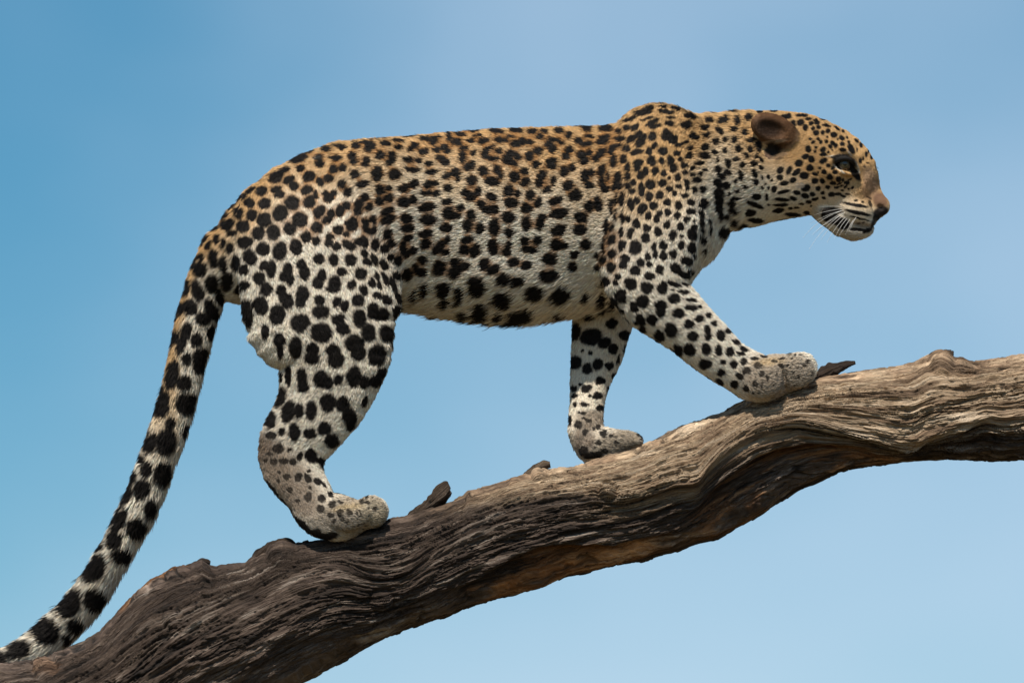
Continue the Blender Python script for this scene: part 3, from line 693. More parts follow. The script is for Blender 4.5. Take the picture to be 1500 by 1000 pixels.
 (940, 140, 6.667, '''200 60 50 22|370 100 60 15 18|510 150 80 14 20|200 115 50 12 5|330 130 50 20 15|240 160 80 25 8|285 215 50 18|275 275 45 32|40 150 80 35 -20|435 295 55 42|470 210 60 30 15|660 245 45 35|620 315 50 30 -5|770 260 32 32|820 235 32 42|690 175 70 8|900 165 60 10|1150 155 40 22|1290 155 40 15|935 255 35 45|900 335 35 32|1045 220 42 38 -30|510 400 55 32 25|635 390 48 26 -20|745 335 28 25|775 360 28 30 20|1010 360 35 35|385 475 75 22 -15|470 515 35 28|725 450 35 38|820 435 25 35 20|905 440 30 42 30|1065 440 40 25 -15|620 510 48 35|615 590 60 35 5|715 560 35 22 10|815 540 28 30|950 520 35 35|1060 525 30 32 20|1025 590 24 28|345 565 38 30|380 625 28 25|465 590 35 38|415 680 42 28 5|560 665 55 20 -10|500 710 30 24|620 730 32 18 5|740 630 18 28 -20|920 625 35 24|845 670 30 50|840 750 38 28 20|980 680 28 28|1090 668 26 32|1165 630 30 16 35|1165 705 25 14 40|1125 600 14 28|415 755 30 26|490 775 28 26|575 770 32 22|540 825 50 30 -8|745 720 35 40 -30|780 790 50 35 35|745 860 55 40 35|825 880 40 40 40|755 950 55 60|965 780 25 55 -10|1105 765 25 42 -20|1115 845 28 28|1180 805 16 20|1243 795 18 20|1210 860 10 12|1275 828 13 15|1180 900 15 18|1243 905 9 16|1290 910 20 30 35|910 840 20 20|1015 890 32 22 30|935 930 32 22 -15|855 955 20 20|430 850 28 35|440 905 25 30|355 890 32 24|350 800 32 38 10|270 910 30 32 25|320 960 28 28|515 930 28 35|595 920 32 38|415 975 35 25|265 800 22 18'''),
 (920, 280, 6.667, '''735 120 48 50 25|490 140 38 45|610 110 38 35 30|550 50 40 30 30|455 25 30 25|615 200 50 35 10|480 245 40 42|385 220 35 40|380 115 35 38|375 330 38 45|570 275 32 35|640 290 20 20|515 350 42 45|640 350 30 35|715 220 30 45 -10|715 310 25 45|620 425 45 65 -20|435 440 45 55|520 440 22 20|720 390 22 35|722 475 28 45 -10|525 540 42 50 -15|615 555 42 60 -10|445 620 42 50 -10|570 680 60 45 20|455 740 55 50 15|500 790 30 45 -20|600 790 45 25 -35|795 300 18 40|800 385 18 55 -5|885 90 45 140|900 230 25 70|930 400 60 60 30|745 590 20 35 -20|640 640 20 20|1040 70 60 22 -8|1005 120 40 40|1030 190 50 38 15|1230 125 95 22 20|1260 55 45 30 -8|1190 210 50 38 -5|970 20 25 30|965 250 40 30|1040 300 50 30|1250 285 80 25 5|1100 350 70 30 -15|440 905 75 25 18|555 915 40 20 25|340 945 45 60|530 990 55 18 5|430 965 20 12 30'''),
 (860, 400, 6.667, '''180 85 45 50 10|305 35 30 30|280 95 28 30|425 105 52 65 -20|585 150 65 50 30|735 140 45 58|840 105 70 25 20|940 200 65 22 8|850 250 60 45|1010 265 58 20 8|1015 340 62 32 5|890 395 58 50|1095 445 45 40|1180 415 35 25 20|1000 497 52 45|1240 495 38 28 15|1175 560 35 45 -10|1185 615 38 35|1305 610 45 55|1030 615 55 45 5|545 280 55 72 -25|465 330 40 55 -20|330 215 58 60 10|345 265 35 30|135 240 42 55 -10|270 310 40 65 -30|335 365 40 20 20|720 350 55 80 -3|635 455 50 60 -25|525 455 40 65 -30|385 465 70 20 42|540 555 40 50 -30|480 490 25 20 40|825 555 65 72 -20|710 610 50 60 -40|660 695 85 28 35|895 750 42 65 -35|820 780 40 60 -30|1000 745 55 65 -30|1160 740 48 62 -20|1285 755 38 55 -15|1155 885 60 50|1325 870 30 30|1310 970 45 35|485 10 40 15|615 30 48 40|715 5 35 15|950 20 50 40 10|870 830 30 20 20|1100 335 25 20'''),
 (1020, 460, 6.667, '''35 40 50 40|115 15 38 25 15|170 95 38 28 15|105 160 38 42|115 215 40 35|240 215 45 58 -8|315 170 38 25 30|380 275 50 25 25|460 345 55 20 25|435 385 42 24 5|90 335 48 65 -15|215 355 38 58 -10|325 365 38 48 -15|85 485 58 52|270 475 42 35|365 490 35 40 -15|462 468 35 40|575 435 42 20 15|600 505 45 35 -10|255 570 60 42|490 560 40 38|425 605 45 35 25|225 660 45 35 20|375 685 42 38 25|487 725 33 35|575 675 25 40|640 580 35 30 -30|690 625 18 38|635 695 15 35|820 510 40 25 10|660 420 40 15 15|760 465 25 15|900 395 35 15 -10|965 400 22 14 -30|1015 405 18 12|1050 505 25 20|1085 465 18 22|950 580 14 28|995 610 12 15|830 440 40 14|890 500 20 20|1130 580 12 18|770 680 10 12|930 440 12 12|560 770 12 12|600 770 12 12'''),
 (340, 450, 5.26, '''120 60 45 90 -5|225 20 45 40|350 65 55 65 10|525 120 70 65 -10|685 35 62 45|690 200 75 68 15|660 170 50 40|820 95 50 38 -10|855 165 50 48 -10|980 90 48 68 -5|1050 195 50 65 -5|1085 45 45 50|1160 55 45 50|1185 205 50 60 -5|1275 60 35 70|1115 370 62 80 10|945 280 70 65 20|970 350 55 55|260 190 30 50|365 250 42 50 -5|375 340 25 55|490 310 45 78|620 325 45 50 -5|615 390 55 48|780 330 55 45|800 400 55 65 -5|435 525 25 75 -3|540 540 40 65 -10|550 610 42 50 -5|690 555 58 65|740 580 40 45|820 560 35 40|940 535 55 75 8|1020 580 40 45|1100 570 50 45 -10|1150 510 35 45 10|370 695 42 75 20|435 805 48 80 15|515 800 35 55 8|610 800 42 68 5|740 735 58 65|850 745 48 55 20|900 840 50 75 -15|915 910 30 40|1020 720 22 45 15|300 865 38 60 15|480 960 42 65|385 960 25 30 20|600 975 45 40|715 935 50 48|300 985 45 25|1245 260 25 60 15|375 545 12 40'''),
 (360, 620, 5.554, '''205 115 45 50 -5|295 70 25 32 20|400 75 45 65 -10|515 90 48 45|640 45 45 45|700 140 52 55 -15|265 205 48 40|440 265 24 38 15|355 210 25 15|530 265 45 55 -5|600 300 35 25 10|310 305 40 25|385 315 32 30 10|640 330 30 40 20|425 440 33 38|335 430 28 28|272 400 18 18|500 445 25 45 -30|585 475 35 28 25|512 385 15 12|520 525 18 18|510 595 33 38|615 608 33 28 20|360 540 22 22|605 690 35 33|690 580 28 20 35|705 660 30 30|690 742 28 20 -10|770 640 28 12 30|770 725 30 32 20|840 720 20 25|945 640 18 18|995 645 22 18|1050 695 18 18|985 600 15 10|1030 605 12 10|1000 690 12 12|850 20 40 35|190 250 30 20|115 185 18 18|230 310 30 35 -20|420 630 25 16|160 300 20 18|290 620 15 15|265 465 18 18|715 790 15 20|790 780 15 20|900 730 15 15|205 10 40 25|640 500 12 25 -35|205 545 38 95 -35|315 705 45 110 -38|435 830 48 100 -47|560 910 60 50 -45|650 918 100 26 -8'''),
 (230, 360, 4.167, '''350 80 28 55 -5|410 120 20 50|275 75 18 22|270 145 38 45 15|340 235 40 50 10|250 275 30 62 -12|385 320 28 45 -10|185 260 22 50 10|210 110 20 50 25|205 375 42 45|150 385 15 40|330 390 32 65 -20|280 445 40 40|185 520 30 50 20|150 610 24 60 15|240 575 32 40 10|330 535 30 45 10|105 570 30 50 35|270 690 52 60|260 740 45 40|180 695 25 40 10|125 420 15 45 15|100 520 12 45 20|100 790 35 80 12|165 835 38 45|180 965 60 65|290 780 20 25|50 950 30 60 15|25 910 20 55 25|430 220 35 50 10'''),
 (120, 580, 4.167, '''495 75 38 60 12|640 70 55 75 -10|635 220 28 50 20|540 170 25 40 15|515 280 50 80 18|430 290 30 60 20|365 390 30 35 25|400 450 25 50 15|485 480 48 70 12|320 500 25 40 30|370 570 42 60 20|380 600 40 40|285 600 28 65 20|235 670 20 60 22|330 390 15 50 25|410 690 28 60 18|330 805 50 60 10|240 760 32 70 28|205 880 40 55 25|150 830 20 70 25|460 50 20 100 20|400 230 18 80 22|110 930 20 50 30|240 975 60 40'''),
 (0, 780, 4.545, '''620 245 70 85 28|670 190 40 40|800 185 62 65 10|470 470 65 95 30|630 445 60 70 10|900 10 40 30|770 50 45 60 25|690 95 16 25 20|310 660 85 75 -15|500 615 48 48|445 700 35 30|130 785 80 45 -25|10 850 45 50|-150 880 90 120|-420 860 110 160|-650 850 80 160|720 20 25 50 25'''),
 (1040, 150, 5.26, '''640 170 25 30|700 158 28 24 -10|735 198 22 24|570 118 26 22|605 112 24 18|710 105 45 12|760 130 28 12|380 70 24 16|780 165 20 16|760 360 22 26|735 418 28 20 -15|685 470 32 26 -15|780 440 24 26|610 525 18 36 25|665 540 40 20 -35|770 505 28 26|725 565 36 26 -5|640 600 28 20 -25|545 525 28 22 -50|540 580 25 22 -20|575 625 32 18 -8|735 660 36 26 -8|670 695 30 16 10|730 718 30 18 10|565 690 50 12 -12|560 748 55 15 5|545 788 55 13|640 740 26 14 15|760 765 22 14|670 808 22 8|745 848 24 12 10|705 780 22 8|640 860 60 16 3|530 830 45 18 -10|495 668 20 24 35|440 730 14 28|455 575 16 18|405 582 12 16|455 660 8 14|480 600 10 10|430 628 8 8|405 658 12 14|345 548 20 34 -25|355 615 22 24|395 505 22 14 40|395 440 24 12 35|340 475 20 24|360 725 36 24 -8|340 785 75 18 22|310 850 42 24 -5|450 785 10 10|375 340 25 50 -5|320 290 35 18 -10'''),
 (1150, 160, 9.094, '''100 210 35 45 5|205 185 42 36 -10|270 250 35 35|35 100 40 28|210 90 50 18 5|310 130 40 18|350 190 36 24 -5|425 185 36 28 10|405 155 25 20|445 245 32 26 5|370 260 28 24|415 320 38 40 40|500 318 28 28|570 295 34 32|550 222 60 18 8|500 140 40 15 20|650 345 40 36|755 388 42 28 30|690 260 50 14 35|770 300 25 18 40|825 378 18 18|705 405 16 16|560 370 18 16|440 405 26 20 -10|478 440 26 26|550 435 26 26|375 445 28 20 -25|630 455 32 32|600 500 28 28|675 485 30 28|765 468 32 30|850 440 22 22|505 540 36 34|510 605 48 26 5|315 530 36 36|400 565 22 20|410 510 20 18|575 578 20 14|770 545 45 24 8|340 400 25 22|630 545 12 14|880 530 34 75 -28|265 635 36 30 -20|355 670 46 38 -8|510 690 52 36 -10|185 718 46 42 -25|355 785 70 40 -15|60 820 30 52 28|150 845 62 32 -38|250 888 54 38 -10|110 945 42 26 -32|400 865 38 22 10|575 752 28 28|465 785 28 16 -20|520 838 34 32|640 780 30 30|595 905 42 38|710 930 36 36|670 845 36 28 15|400 955 45 38|495 955 30 38 -25|635 985 40 26|770 945 22 22|445 845 16 14|830 985 30 25 -30|1000 690 24 36|1080 600 20 36|1040 660 16 22|1150 640 18 36|1060 770 18 14|1010 480 22 36 -20|950 420 36 20 40|1110 560 12 26|960 540 12 26|1100 710 20 12'''),
 (1150, 250, 9.094, '''265 225 54 40 -10|440 240 36 30|570 220 36 26 15|500 295 26 24|155 292 46 26 10|265 330 48 30 10|365 315 40 26 10|390 135 45 36|495 135 30 38 -25|630 160 34 24|595 90 42 38|710 105 36 36|620 318 44 32 -5|705 310 48 20 5|775 338 40 18 8|835 310 30 14|685 222 34 20 -5|745 205 30 14 -20|765 262 24 14|805 215 28 18 -20|850 245 18 14|515 362 26 18 15|385 380 32 18 5|315 408 36 20 5|225 440 40 16 5|430 370 20 14|280 550 42 18 10|165 488 36 12 5|75 498 36 12|95 355 36 14 5|350 470 20 14|800 160 25 16 -30|720 170 40 14 -20|900 230 16 26 30|860 120 30 14 -30|945 398 26 16|1035 418 20 14|930 455 170 20 10|970 560 165 26 13|1010 640 140 12 14|980 705 20 12|1040 690 18 10'''),
]
FAR_PATCH = (810, 440, 4.0, '''130 185 38 55 15|225 215 70 52 -15|345 135 40 32 -15|300 250 42 32 -25|350 285 32 35|420 205 45 30 10|215 108 35 14 -5|420 290 14 30 10|220 308 15 14|130 365 42 42 -5|200 400 32 34 15|262 375 32 36 20|328 385 28 28|275 470 30 28|198 515 34 22 -20|258 560 32 25 -20|125 518 20 18|185 610 28 16|130 560 18 18|275 628 28 22 10|130 610 12 16|170 660 28 10 5|205 700 20 14 15|150 730 30 25|262 740 15 20|235 750 10 15|295 780 25 25 -20|380 345 12 35 15|355 450 16 30 10|325 530 14 30 10|190 770 20 20|265 830 20 15|340 790 15 12|180 690 15 10|160 490 14 12|175 300 10 10|270 60 40 18 20|300 880 30 18|240 905 60 25 -5|180 880 30 30|370 830 18 14|500 790 14 10|515 810 12 12|215 560 12 12|100 700 14 35''')
def read(patch):
    x0, y0, s_, txt = patch
    o = []
    for e in txt.split('|'):
        q = [float(v) for v in e.split()]
        gr_ = 1.17 if x0 >= 1040 and y0 < 300 else 1.04 if x0 == 810 else (1.10 if x0 > 850 else (1.14 if x0 > 450 and y0 < 340 else 1.22))
        o.append((x0 + q[0] / s_, y0 + q[1] / s_, gr_ * q[2] / s_, gr_ * q[3] / s_, q[4] if len(q) > 4 else 0.0))
    return o
def dedupe(sp):
    keep = []
    for q in sp:
        r_ = math.sqrt(q[2] * q[3])
        if any((q[0] - k[0]) ** 2 + (q[1] - k[1]) ** 2 < (0.55 * min(r_, math.sqrt(k[2] * k[3])) + 1.2) ** 2 for k in keep[-140:]): continue
        keep.append(q)
    return keep
OX, OY, GW, GH, RES = -200, 100, 1540, 940, 2      # pattern sheet laid along the animal's side
def stamp(img, x, y, rx, ry, ang, soft=(0.80, 1.12), val=1.0):
    m = max(rx, ry) * 1.25 + 2
    x0, x1 = int((x - m - OX) * RES), int((x + m - OX) * RES) + 1
    y0, y1 = int((y - m - OY) * RES), int((y + m - OY) * RES) + 1
    x0, y0 = max(x0, 0), max(y0, 0); x1, y1 = min(x1, img.shape[1]), min(y1, img.shape[0])
    if x1 <= x0 or y1 <= y0: return
    gx_, gy_ = np.meshgrid(np.arange(x0, x1) / RES + OX - x, np.arange(y0, y1) / RES + OY - y)
    c_, s_ = math.cos(R(ang)), math.sin(R(ang))
    u, v = gx_ * c_ + gy_ * s_, -gx_ * s_ + gy_ * c_
    rr = np.sqrt((u / rx) ** 2 + (v / ry) ** 2)
    img[y0:y1, x0:x1] = np.maximum(img[y0:y1, x0:x1], val * (1 - sstep(soft[0], soft[1], rr)))
def sheet(spots):
    im = np.zeros((GH * RES, GW * RES), np.float32)
    for q in spots: stamp(im, *q)
    return im
NEAR_SPOTS = dedupe([q for p_ in PATCHES for q in read(p_)])
NEAR = sheet(NEAR_SPOTS)
FAR = sheet(read(FAR_PATCH) + [q for q in NEAR_SPOTS if q[1] < 430])
def blur(im, sg):
    k = int(3 * sg); ker = np.exp(-np.arange(-k, k + 1) ** 2 / (2 * sg * sg)); ker /= ker.sum()
    for a_ in (0, 1):
        im = np.apply_along_axis(lambda m_: np.convolve(m_, ker, 'same'), a_, im)
    return im
small = NEAR[::4, ::4]
BL = blur(small, 2.6)       # density of black over about a rosette
def samp(im, x, y, res):
    fx = np.clip((x - OX) * res, 0, im.shape[1] - 1.001); fy = np.clip((y - OY) * res, 0, im.shape[0] - 1.001)
    i, j = fx.astype(int), fy.astype(int); fx -= i; fy -= j
    return (im[j, i] * (1 - fx) + im[j, i + 1] * fx) * (1 - fy) + (im[j + 1, i] * (1 - fx) + im[j + 1, i + 1] * fx) * fy

# marks that are not spots: (x, y, half width, half height, tilt, colour)
BLACK = (0.010, 0.008, 0.007)
def ell(x, y, rx, ry, ang, col, x0=1150, y0=250, s_=9.094, k=1.0, soft=(.75, 1.15)):
    return (x0 + x / s_, y0 + y / s_, rx / s_, ry / s_, ang, col, k, soft)
WHITE = (0.66, 0.60, 0.52)
MARKS = [
    ell(1135, 110, 110, 190, -22, (0.25, 0.165, 0.105), k=.85, soft=(.6, 1.25)),           # bridge of the nose
    ell(1130, 260, 120, 150, -10, (0.33, 0.20, 0.12), k=.75, soft=(.6, 1.3)),
    ell(1270, 400, 110, 130, -25, (0.145, 0.075, 0.048), k=.9, soft=(.6, 1.2)),                # nose leather
    ell(410, 545, 65, 95, 0, (0.66, 0.58, 0.47)), ell(200, 200, 70, 40, -10, (.6, .5, .4), k=.7),
    ell(860, 890, 190, 95, -5, (0.62, 0.57, 0.50)), ell(720, 850, 90, 60, 30, (0.62, 0.57, 0.50)),  # chin
    ell(620, 540, 150, 56, 3, BLACK), ell(640, 640, 150, 80, 22, BLACK), ell(770, 705, 105, 85, 20, BLACK), ell(555, 590, 75, 95, -15, BLACK),
    ell(960, 785, 130, 26, 4, BLACK), ell(1095, 795, 75, 30, -22, BLACK), ell(1165, 720, 18, 75, 25, BLACK),
    ell(1275, 550, 115, 70, -20, (0.016, 0.011, 0.010)), ell(1215, 625, 55, 48, -30, BLACK), ell(1135, 440, 26, 58, -20, BLACK, k=.9), ell(1125, 365, 46, 12, 28, BLACK, k=.8),
    ell(1030, 722, 165, 50, 8, (0.17, 0.125, 0.095), k=.7, soft=(.4, 1.3)), ell(1190, 690, 45, 70, 20, (0.06, .045, .035), k=.8),
    # eye surround, tear line, pale brow and lid streaks
    ell(955, 770, 26, 105, -22, (0.62, 0.54, 0.43), 1150, 160), ell(720, 800, 120, 15, 38, (0.62, 0.54, 0.43), 1150, 160), ell(860, 590, 55, 12, 50, (0.6, 0.5, 0.4), 1150, 160),
    ell(650, 620, 120, 12, -8, (0.6, 0.5, 0.38), 1150, 160),
    ell(795, 705, 180, 112, 14, BLACK, 1150, 160), ell(720, 632, 135, 26, -8, BLACK, 1150, 160), ell(930, 850, 50, 135, -34, BLACK, 1150, 160),
    ell(1140, 553, 66, 42, 0, (0.31, 0.24, 0.175), 0, 0, 1, .85, (.6, 1.15)), ell(525, 755, 66, 38, 0, (0.28, 0.22, 0.155), 0, 0, 1, .85, (.6, 1.15)),
    ell(418, 700, 88, 36, 50, (0.25, 0.19, 0.14), 0, 0, 1, .85, (.6, 1.2)), ell(386, 655, 26, 34, 0, (0.15, 0.11, 0.085), 0, 0, 1, .75, (.4, 1.2)),
    # paws: tawny tops
    ell(700, 470, 190, 50, -5, (0.48, 0.33, 0.16), 1020, 460, 6.667, .6, (.4, 1.2)), ell(830, 690, 150, 45, -10, (0.45, 0.32, 0.15), 360, 620, 5.554, .5, (.4, 1.2)),
    ell(330, 800, 200, 80, 0, (0.40, 0.28, 0.17), 360, 620, 5.554, .0), ell(110, 190, 70, 110, -10, (0.17, 0.125, 0.09), 360, 620, 5.554, .8, (.5, 1.2)),
    ell(270, 400, 110, 190, -30, (0.20, 0.15, 0.11), 360, 620, 5.554, .75, (.5, 1.2)), ell(420, 600, 120, 220, -35, (0.27, 0.21, 0.16), 360, 620, 5.554, .7, (.4, 1.2)),
    ell(230, 700, 110, 70, 0, (0.22, 0.17, 0.125), 810, 440, 4.0, .85, (.5, 1.2)), ell(380, 830, 200, 80, -10, (0.22, 0.175, 0.125), 810, 440, 4.0, .85, (.5, 1.2)),
    ell(180, 820, 80, 110, 0, (0.13, 0.095, 0.07), 810, 440, 4.0, .85, (.5, 1.2)),
    ell(760, 690, 200, 110, 0, (0.36, 0.29, 0.225), 1020, 460, 6.667, .75, (.5, 1.2)), ell(1020, 580, 130, 170, 0, (0.38, 0.31, 0.24), 1020, 460, 6.667, .75, (.5, 1.2)), ell(760, 800, 330, 90, -12, (0.38, 0.32, 0.26), 360, 620, 5.554, .7, (.5, 1.2)), ell(1030, 720, 130, 110, 0, (0.36, 0.30, 0.21), 360, 620, 5.554, .7, (.5, 1.2)),
]
MARKS_EAR = [(1132, 190, 37, 28, 16, (0.135, 0.066, 0.030), 1.0, (.85, 1.1)), (1124, 188, 25, 17, 8, (0.032, 0.017, 0.010), .95, (.45, 1.25)), (1130, 208, 24, 3, -8, (0.42, 0.30, 0.2), .8, (.5, 1.2)),
             (1132, 219, 15, 13, 0, (0.016, 0.011, 0.008), 1.0, (.6, 1.2)), (1124, 231, 6, 8, 0, (.15, .09, .06), .9, (.5, 1.2))]

WX = [-200, 300, 360, 420, 500, 600, 700, 800, 870, 940, 1000, 1040, 1080, 1130, 1180, 1230, 1320]
W0 = [380, 360, 285, 228, 205, 196, 190, 195, 205, 240, 220, 180, 188, 212, 248, 268, 290]
W1 = [470, 440, 390, 350, 350, 340, 340, 350, 380, 410, 370, 285, 285, 300, 318, 329, 338]
def coat(p, part, yc, ear=None):
    """colour of the coat at points p (on the skin)"""
    q = p.copy()
    back = p[:, 1] > yc
    q[:, 1] = np.where(back, 2 * yc - p[:, 1], p[:, 1])
    x, y = ref_xy(q)
    sl = p[:, 1] > 0.03
    x = x + np.where(back & (part != 5), 17.0, 0) + np.where(part == 3, -9, 0)
    y = y + np.where(back & (part != 5), -6.0, 0)
    x0, y0 = x, y
    n3 = p * 95.0
    wx, wy = perlin(n3), perlin(n3 + 40)
    fx_, fy_ = perlin(p * 330.0), perlin(p * 330 + 9)
    hf = np.where(part == 6, 0.45, 1.0)
    xs_, ys_ = x + (1.9 * wx + 0.9 * fx_) * hf, y + (1.9 * wy + 0.9 * fy_) * hf
    fl = part == 5
    blk = np.where(fl, samp(FAR, xs_, ys_, RES), samp(NEAR, xs_, ys_, RES))
    dens = samp(BL, xs_, ys_, RES / 4)
    lowf = perlin(p * 14) * 22
    warm = 1 - sstep(np.interp(x, WX, W0), np.interp(x, WX, W1), y + lowf)
    tail_c = TAIL.r
    if (part == 1).any():
        tz = np.interp(-p[:, 2], -tail_c[:, 2][:12], tail_c[:, 0][:12])
        off = (tz - p[:, 0]) / 0.034
        tw = sstep(0.25, 0.9, off) * (1 - sstep(500, 720, y)) * 0.95
        warm = np.where((part == 1) & (y > 390), np.maximum(tw, warm * (1 - sstep(390, 470, y))), warm)
    warm = np.where(fl, 0.03, warm)
    ventral = np.array([0.82, 0.72, 0.585]); mid = np.array([0.72, 0.55, 0.365]); dors = np.array([0.60, 0.365, 0.165])
    w_ = warm[:, None]
    col = np.where(w_ < .5, ventral + (mid - ventral) * w_ * 2, mid + (dors - mid) * (w_ * 2 - 1))
    # rosette centres: tawny, only along the flank and back
    flank = (part == 0) | (part == 2) | (part == 4)
    fm = flank * sstep(330, 480, x) * (1 - sstep(890, 930, x)) * (1 - sstep(395, 425, y)) * (1 - 0.8 * (part == 2) * sstep(330, 380, y))
    ro = fm * sstep(0.36, 0.52, dens) * (0.75 + .25 * wx)
    tawny = np.array([0.33, 0.14, 0.036])
    col = col + (tawny - col) * np.clip(ro, 0, 1)[:, None] * 0.95
    # individual marks of face and feet
    col = col * (1 + 0.10 * perlin(p * 160)[:, None])
    col = col + (np.array(BLACK) - col) * np.clip(blk, 0, 1)[:, None]
    sel = np.isin(part, (4, 5, 6, 2)) & (((x > 1000)) | (y > 600))
    if sel.any():
        xi, yi = x0[sel] + .6 * fx_[sel], y0[sel] + .6 * fy_[sel]
        ci = col[sel]; pi_ = part[sel]; bi = blk[sel]
        fleck = sstep(.25, .5, perlin(p[sel] * np.array([210, 210, 160]))) * .78 * np.where(yi > 530, 1, 0) * (1 - sstep(.2, .8, np.minimum(np.hypot(xi - 1145, (yi - 550) * 1.3), np.minimum(np.hypot(xi - 525, (yi - 755) * 1.3), np.hypot(xi - 880, yi - 650))) / 75))
        for k, (mx_, my_, rx, ry, ang, cc, st, sf) in enumerate(MARKS):
            c_, s_ = math.cos(R(ang)), math.sin(R(ang))
            u = (xi - mx_) * c_ + (yi - my_) * s_; v = -(xi - mx_) * s_ + (yi - my_) * c_
            m = st * (1 - sstep(sf[0], sf[1], np.sqrt((u / rx) ** 2 + (v / ry) ** 2)))
            dark = sum(cc) < .06
            keep = bi if (not dark and my_ > 400) else 0 * bi
            m = m * (1 - .9 * keep)
            far_mark = (810 < mx_ < 960)
            m = m * np.where((pi_ == 5) == far_mark, 1, 0)
            ci = ci + (np.array(cc) - ci) * m[:, None]
        col[sel] = ci * (1 - fleck[:, None])
    if ear is not None and ear.any():
        xi, yi = x0[ear], y0[ear]; ci = col[ear] * 0 + np.array([0.30, 0.19, 0.105])
        for (mx_, my_, rx, ry, ang, cc, st, sf) in MARKS_EAR:
            c_, s_ = math.cos(R(ang)), math.sin(R(ang))
            u = (xi - mx_) * c_ + (yi - my_) * s_; v = -(xi - mx_) * s_ + (yi - my_) * c_
            m = st * (1 - sstep(sf[0], sf[1], np.sqrt((u / rx) ** 2 + (v / ry) ** 2)))
            ci = ci + (np.array(cc) - ci) * m[:, None]
        col[ear] = ci
    return np.clip(col, 0.004, 1), x0, y0, blk

def is_ear(p):
    r_ = np.zeros(len(p), bool)
    for e_, i_, _d in ears: r_ |= ((e_.f(p) < 0.003) & (np.abs(p[:, 1]) > 0.060)) | (i_.f(p) < 0.003)
    return r_

leopard = empty('leopard', P(560, 775, 0), 'spotted tawny leopard walking up the bare limb with its long tail hanging', 'leopard')

m_skin, n_, l_, b_ = mat('leopard_skin', 0.75, 0.25)
A_ = n_.new('ShaderNodeAttribute'); A_.attribute_name = 'coat'
l_.new(A_.outputs['Color'], b_.inputs['Base Color'])
tz_ = n_.new('ShaderNodeTexNoise'); tz_.inputs['Scale'].default_value = 420
tcx = n_.new('ShaderNodeTexCoord'); l_.new(tcx.outputs['Object'], tz_.inputs['Vector'])
bq = n_.new('ShaderNodeBump'); bq.inputs['Strength'].default_value = .4; bq.inputs['Distance'].default_value = .002
l_.new(tz_.outputs['Fac'], bq.inputs['Height']); l_.new(bq.outputs[0], b_.inputs['Normal'])

EARV = is_ear(BV)
skin_col, SX, SY, _ = coat(BV, PART, AXIS_Y, EARV)
body = mesh_obj('body', BV, BF, m_skin, leopard)
vattr(body, 'coat', skin_col * 0.9, 'FLOAT_COLOR')

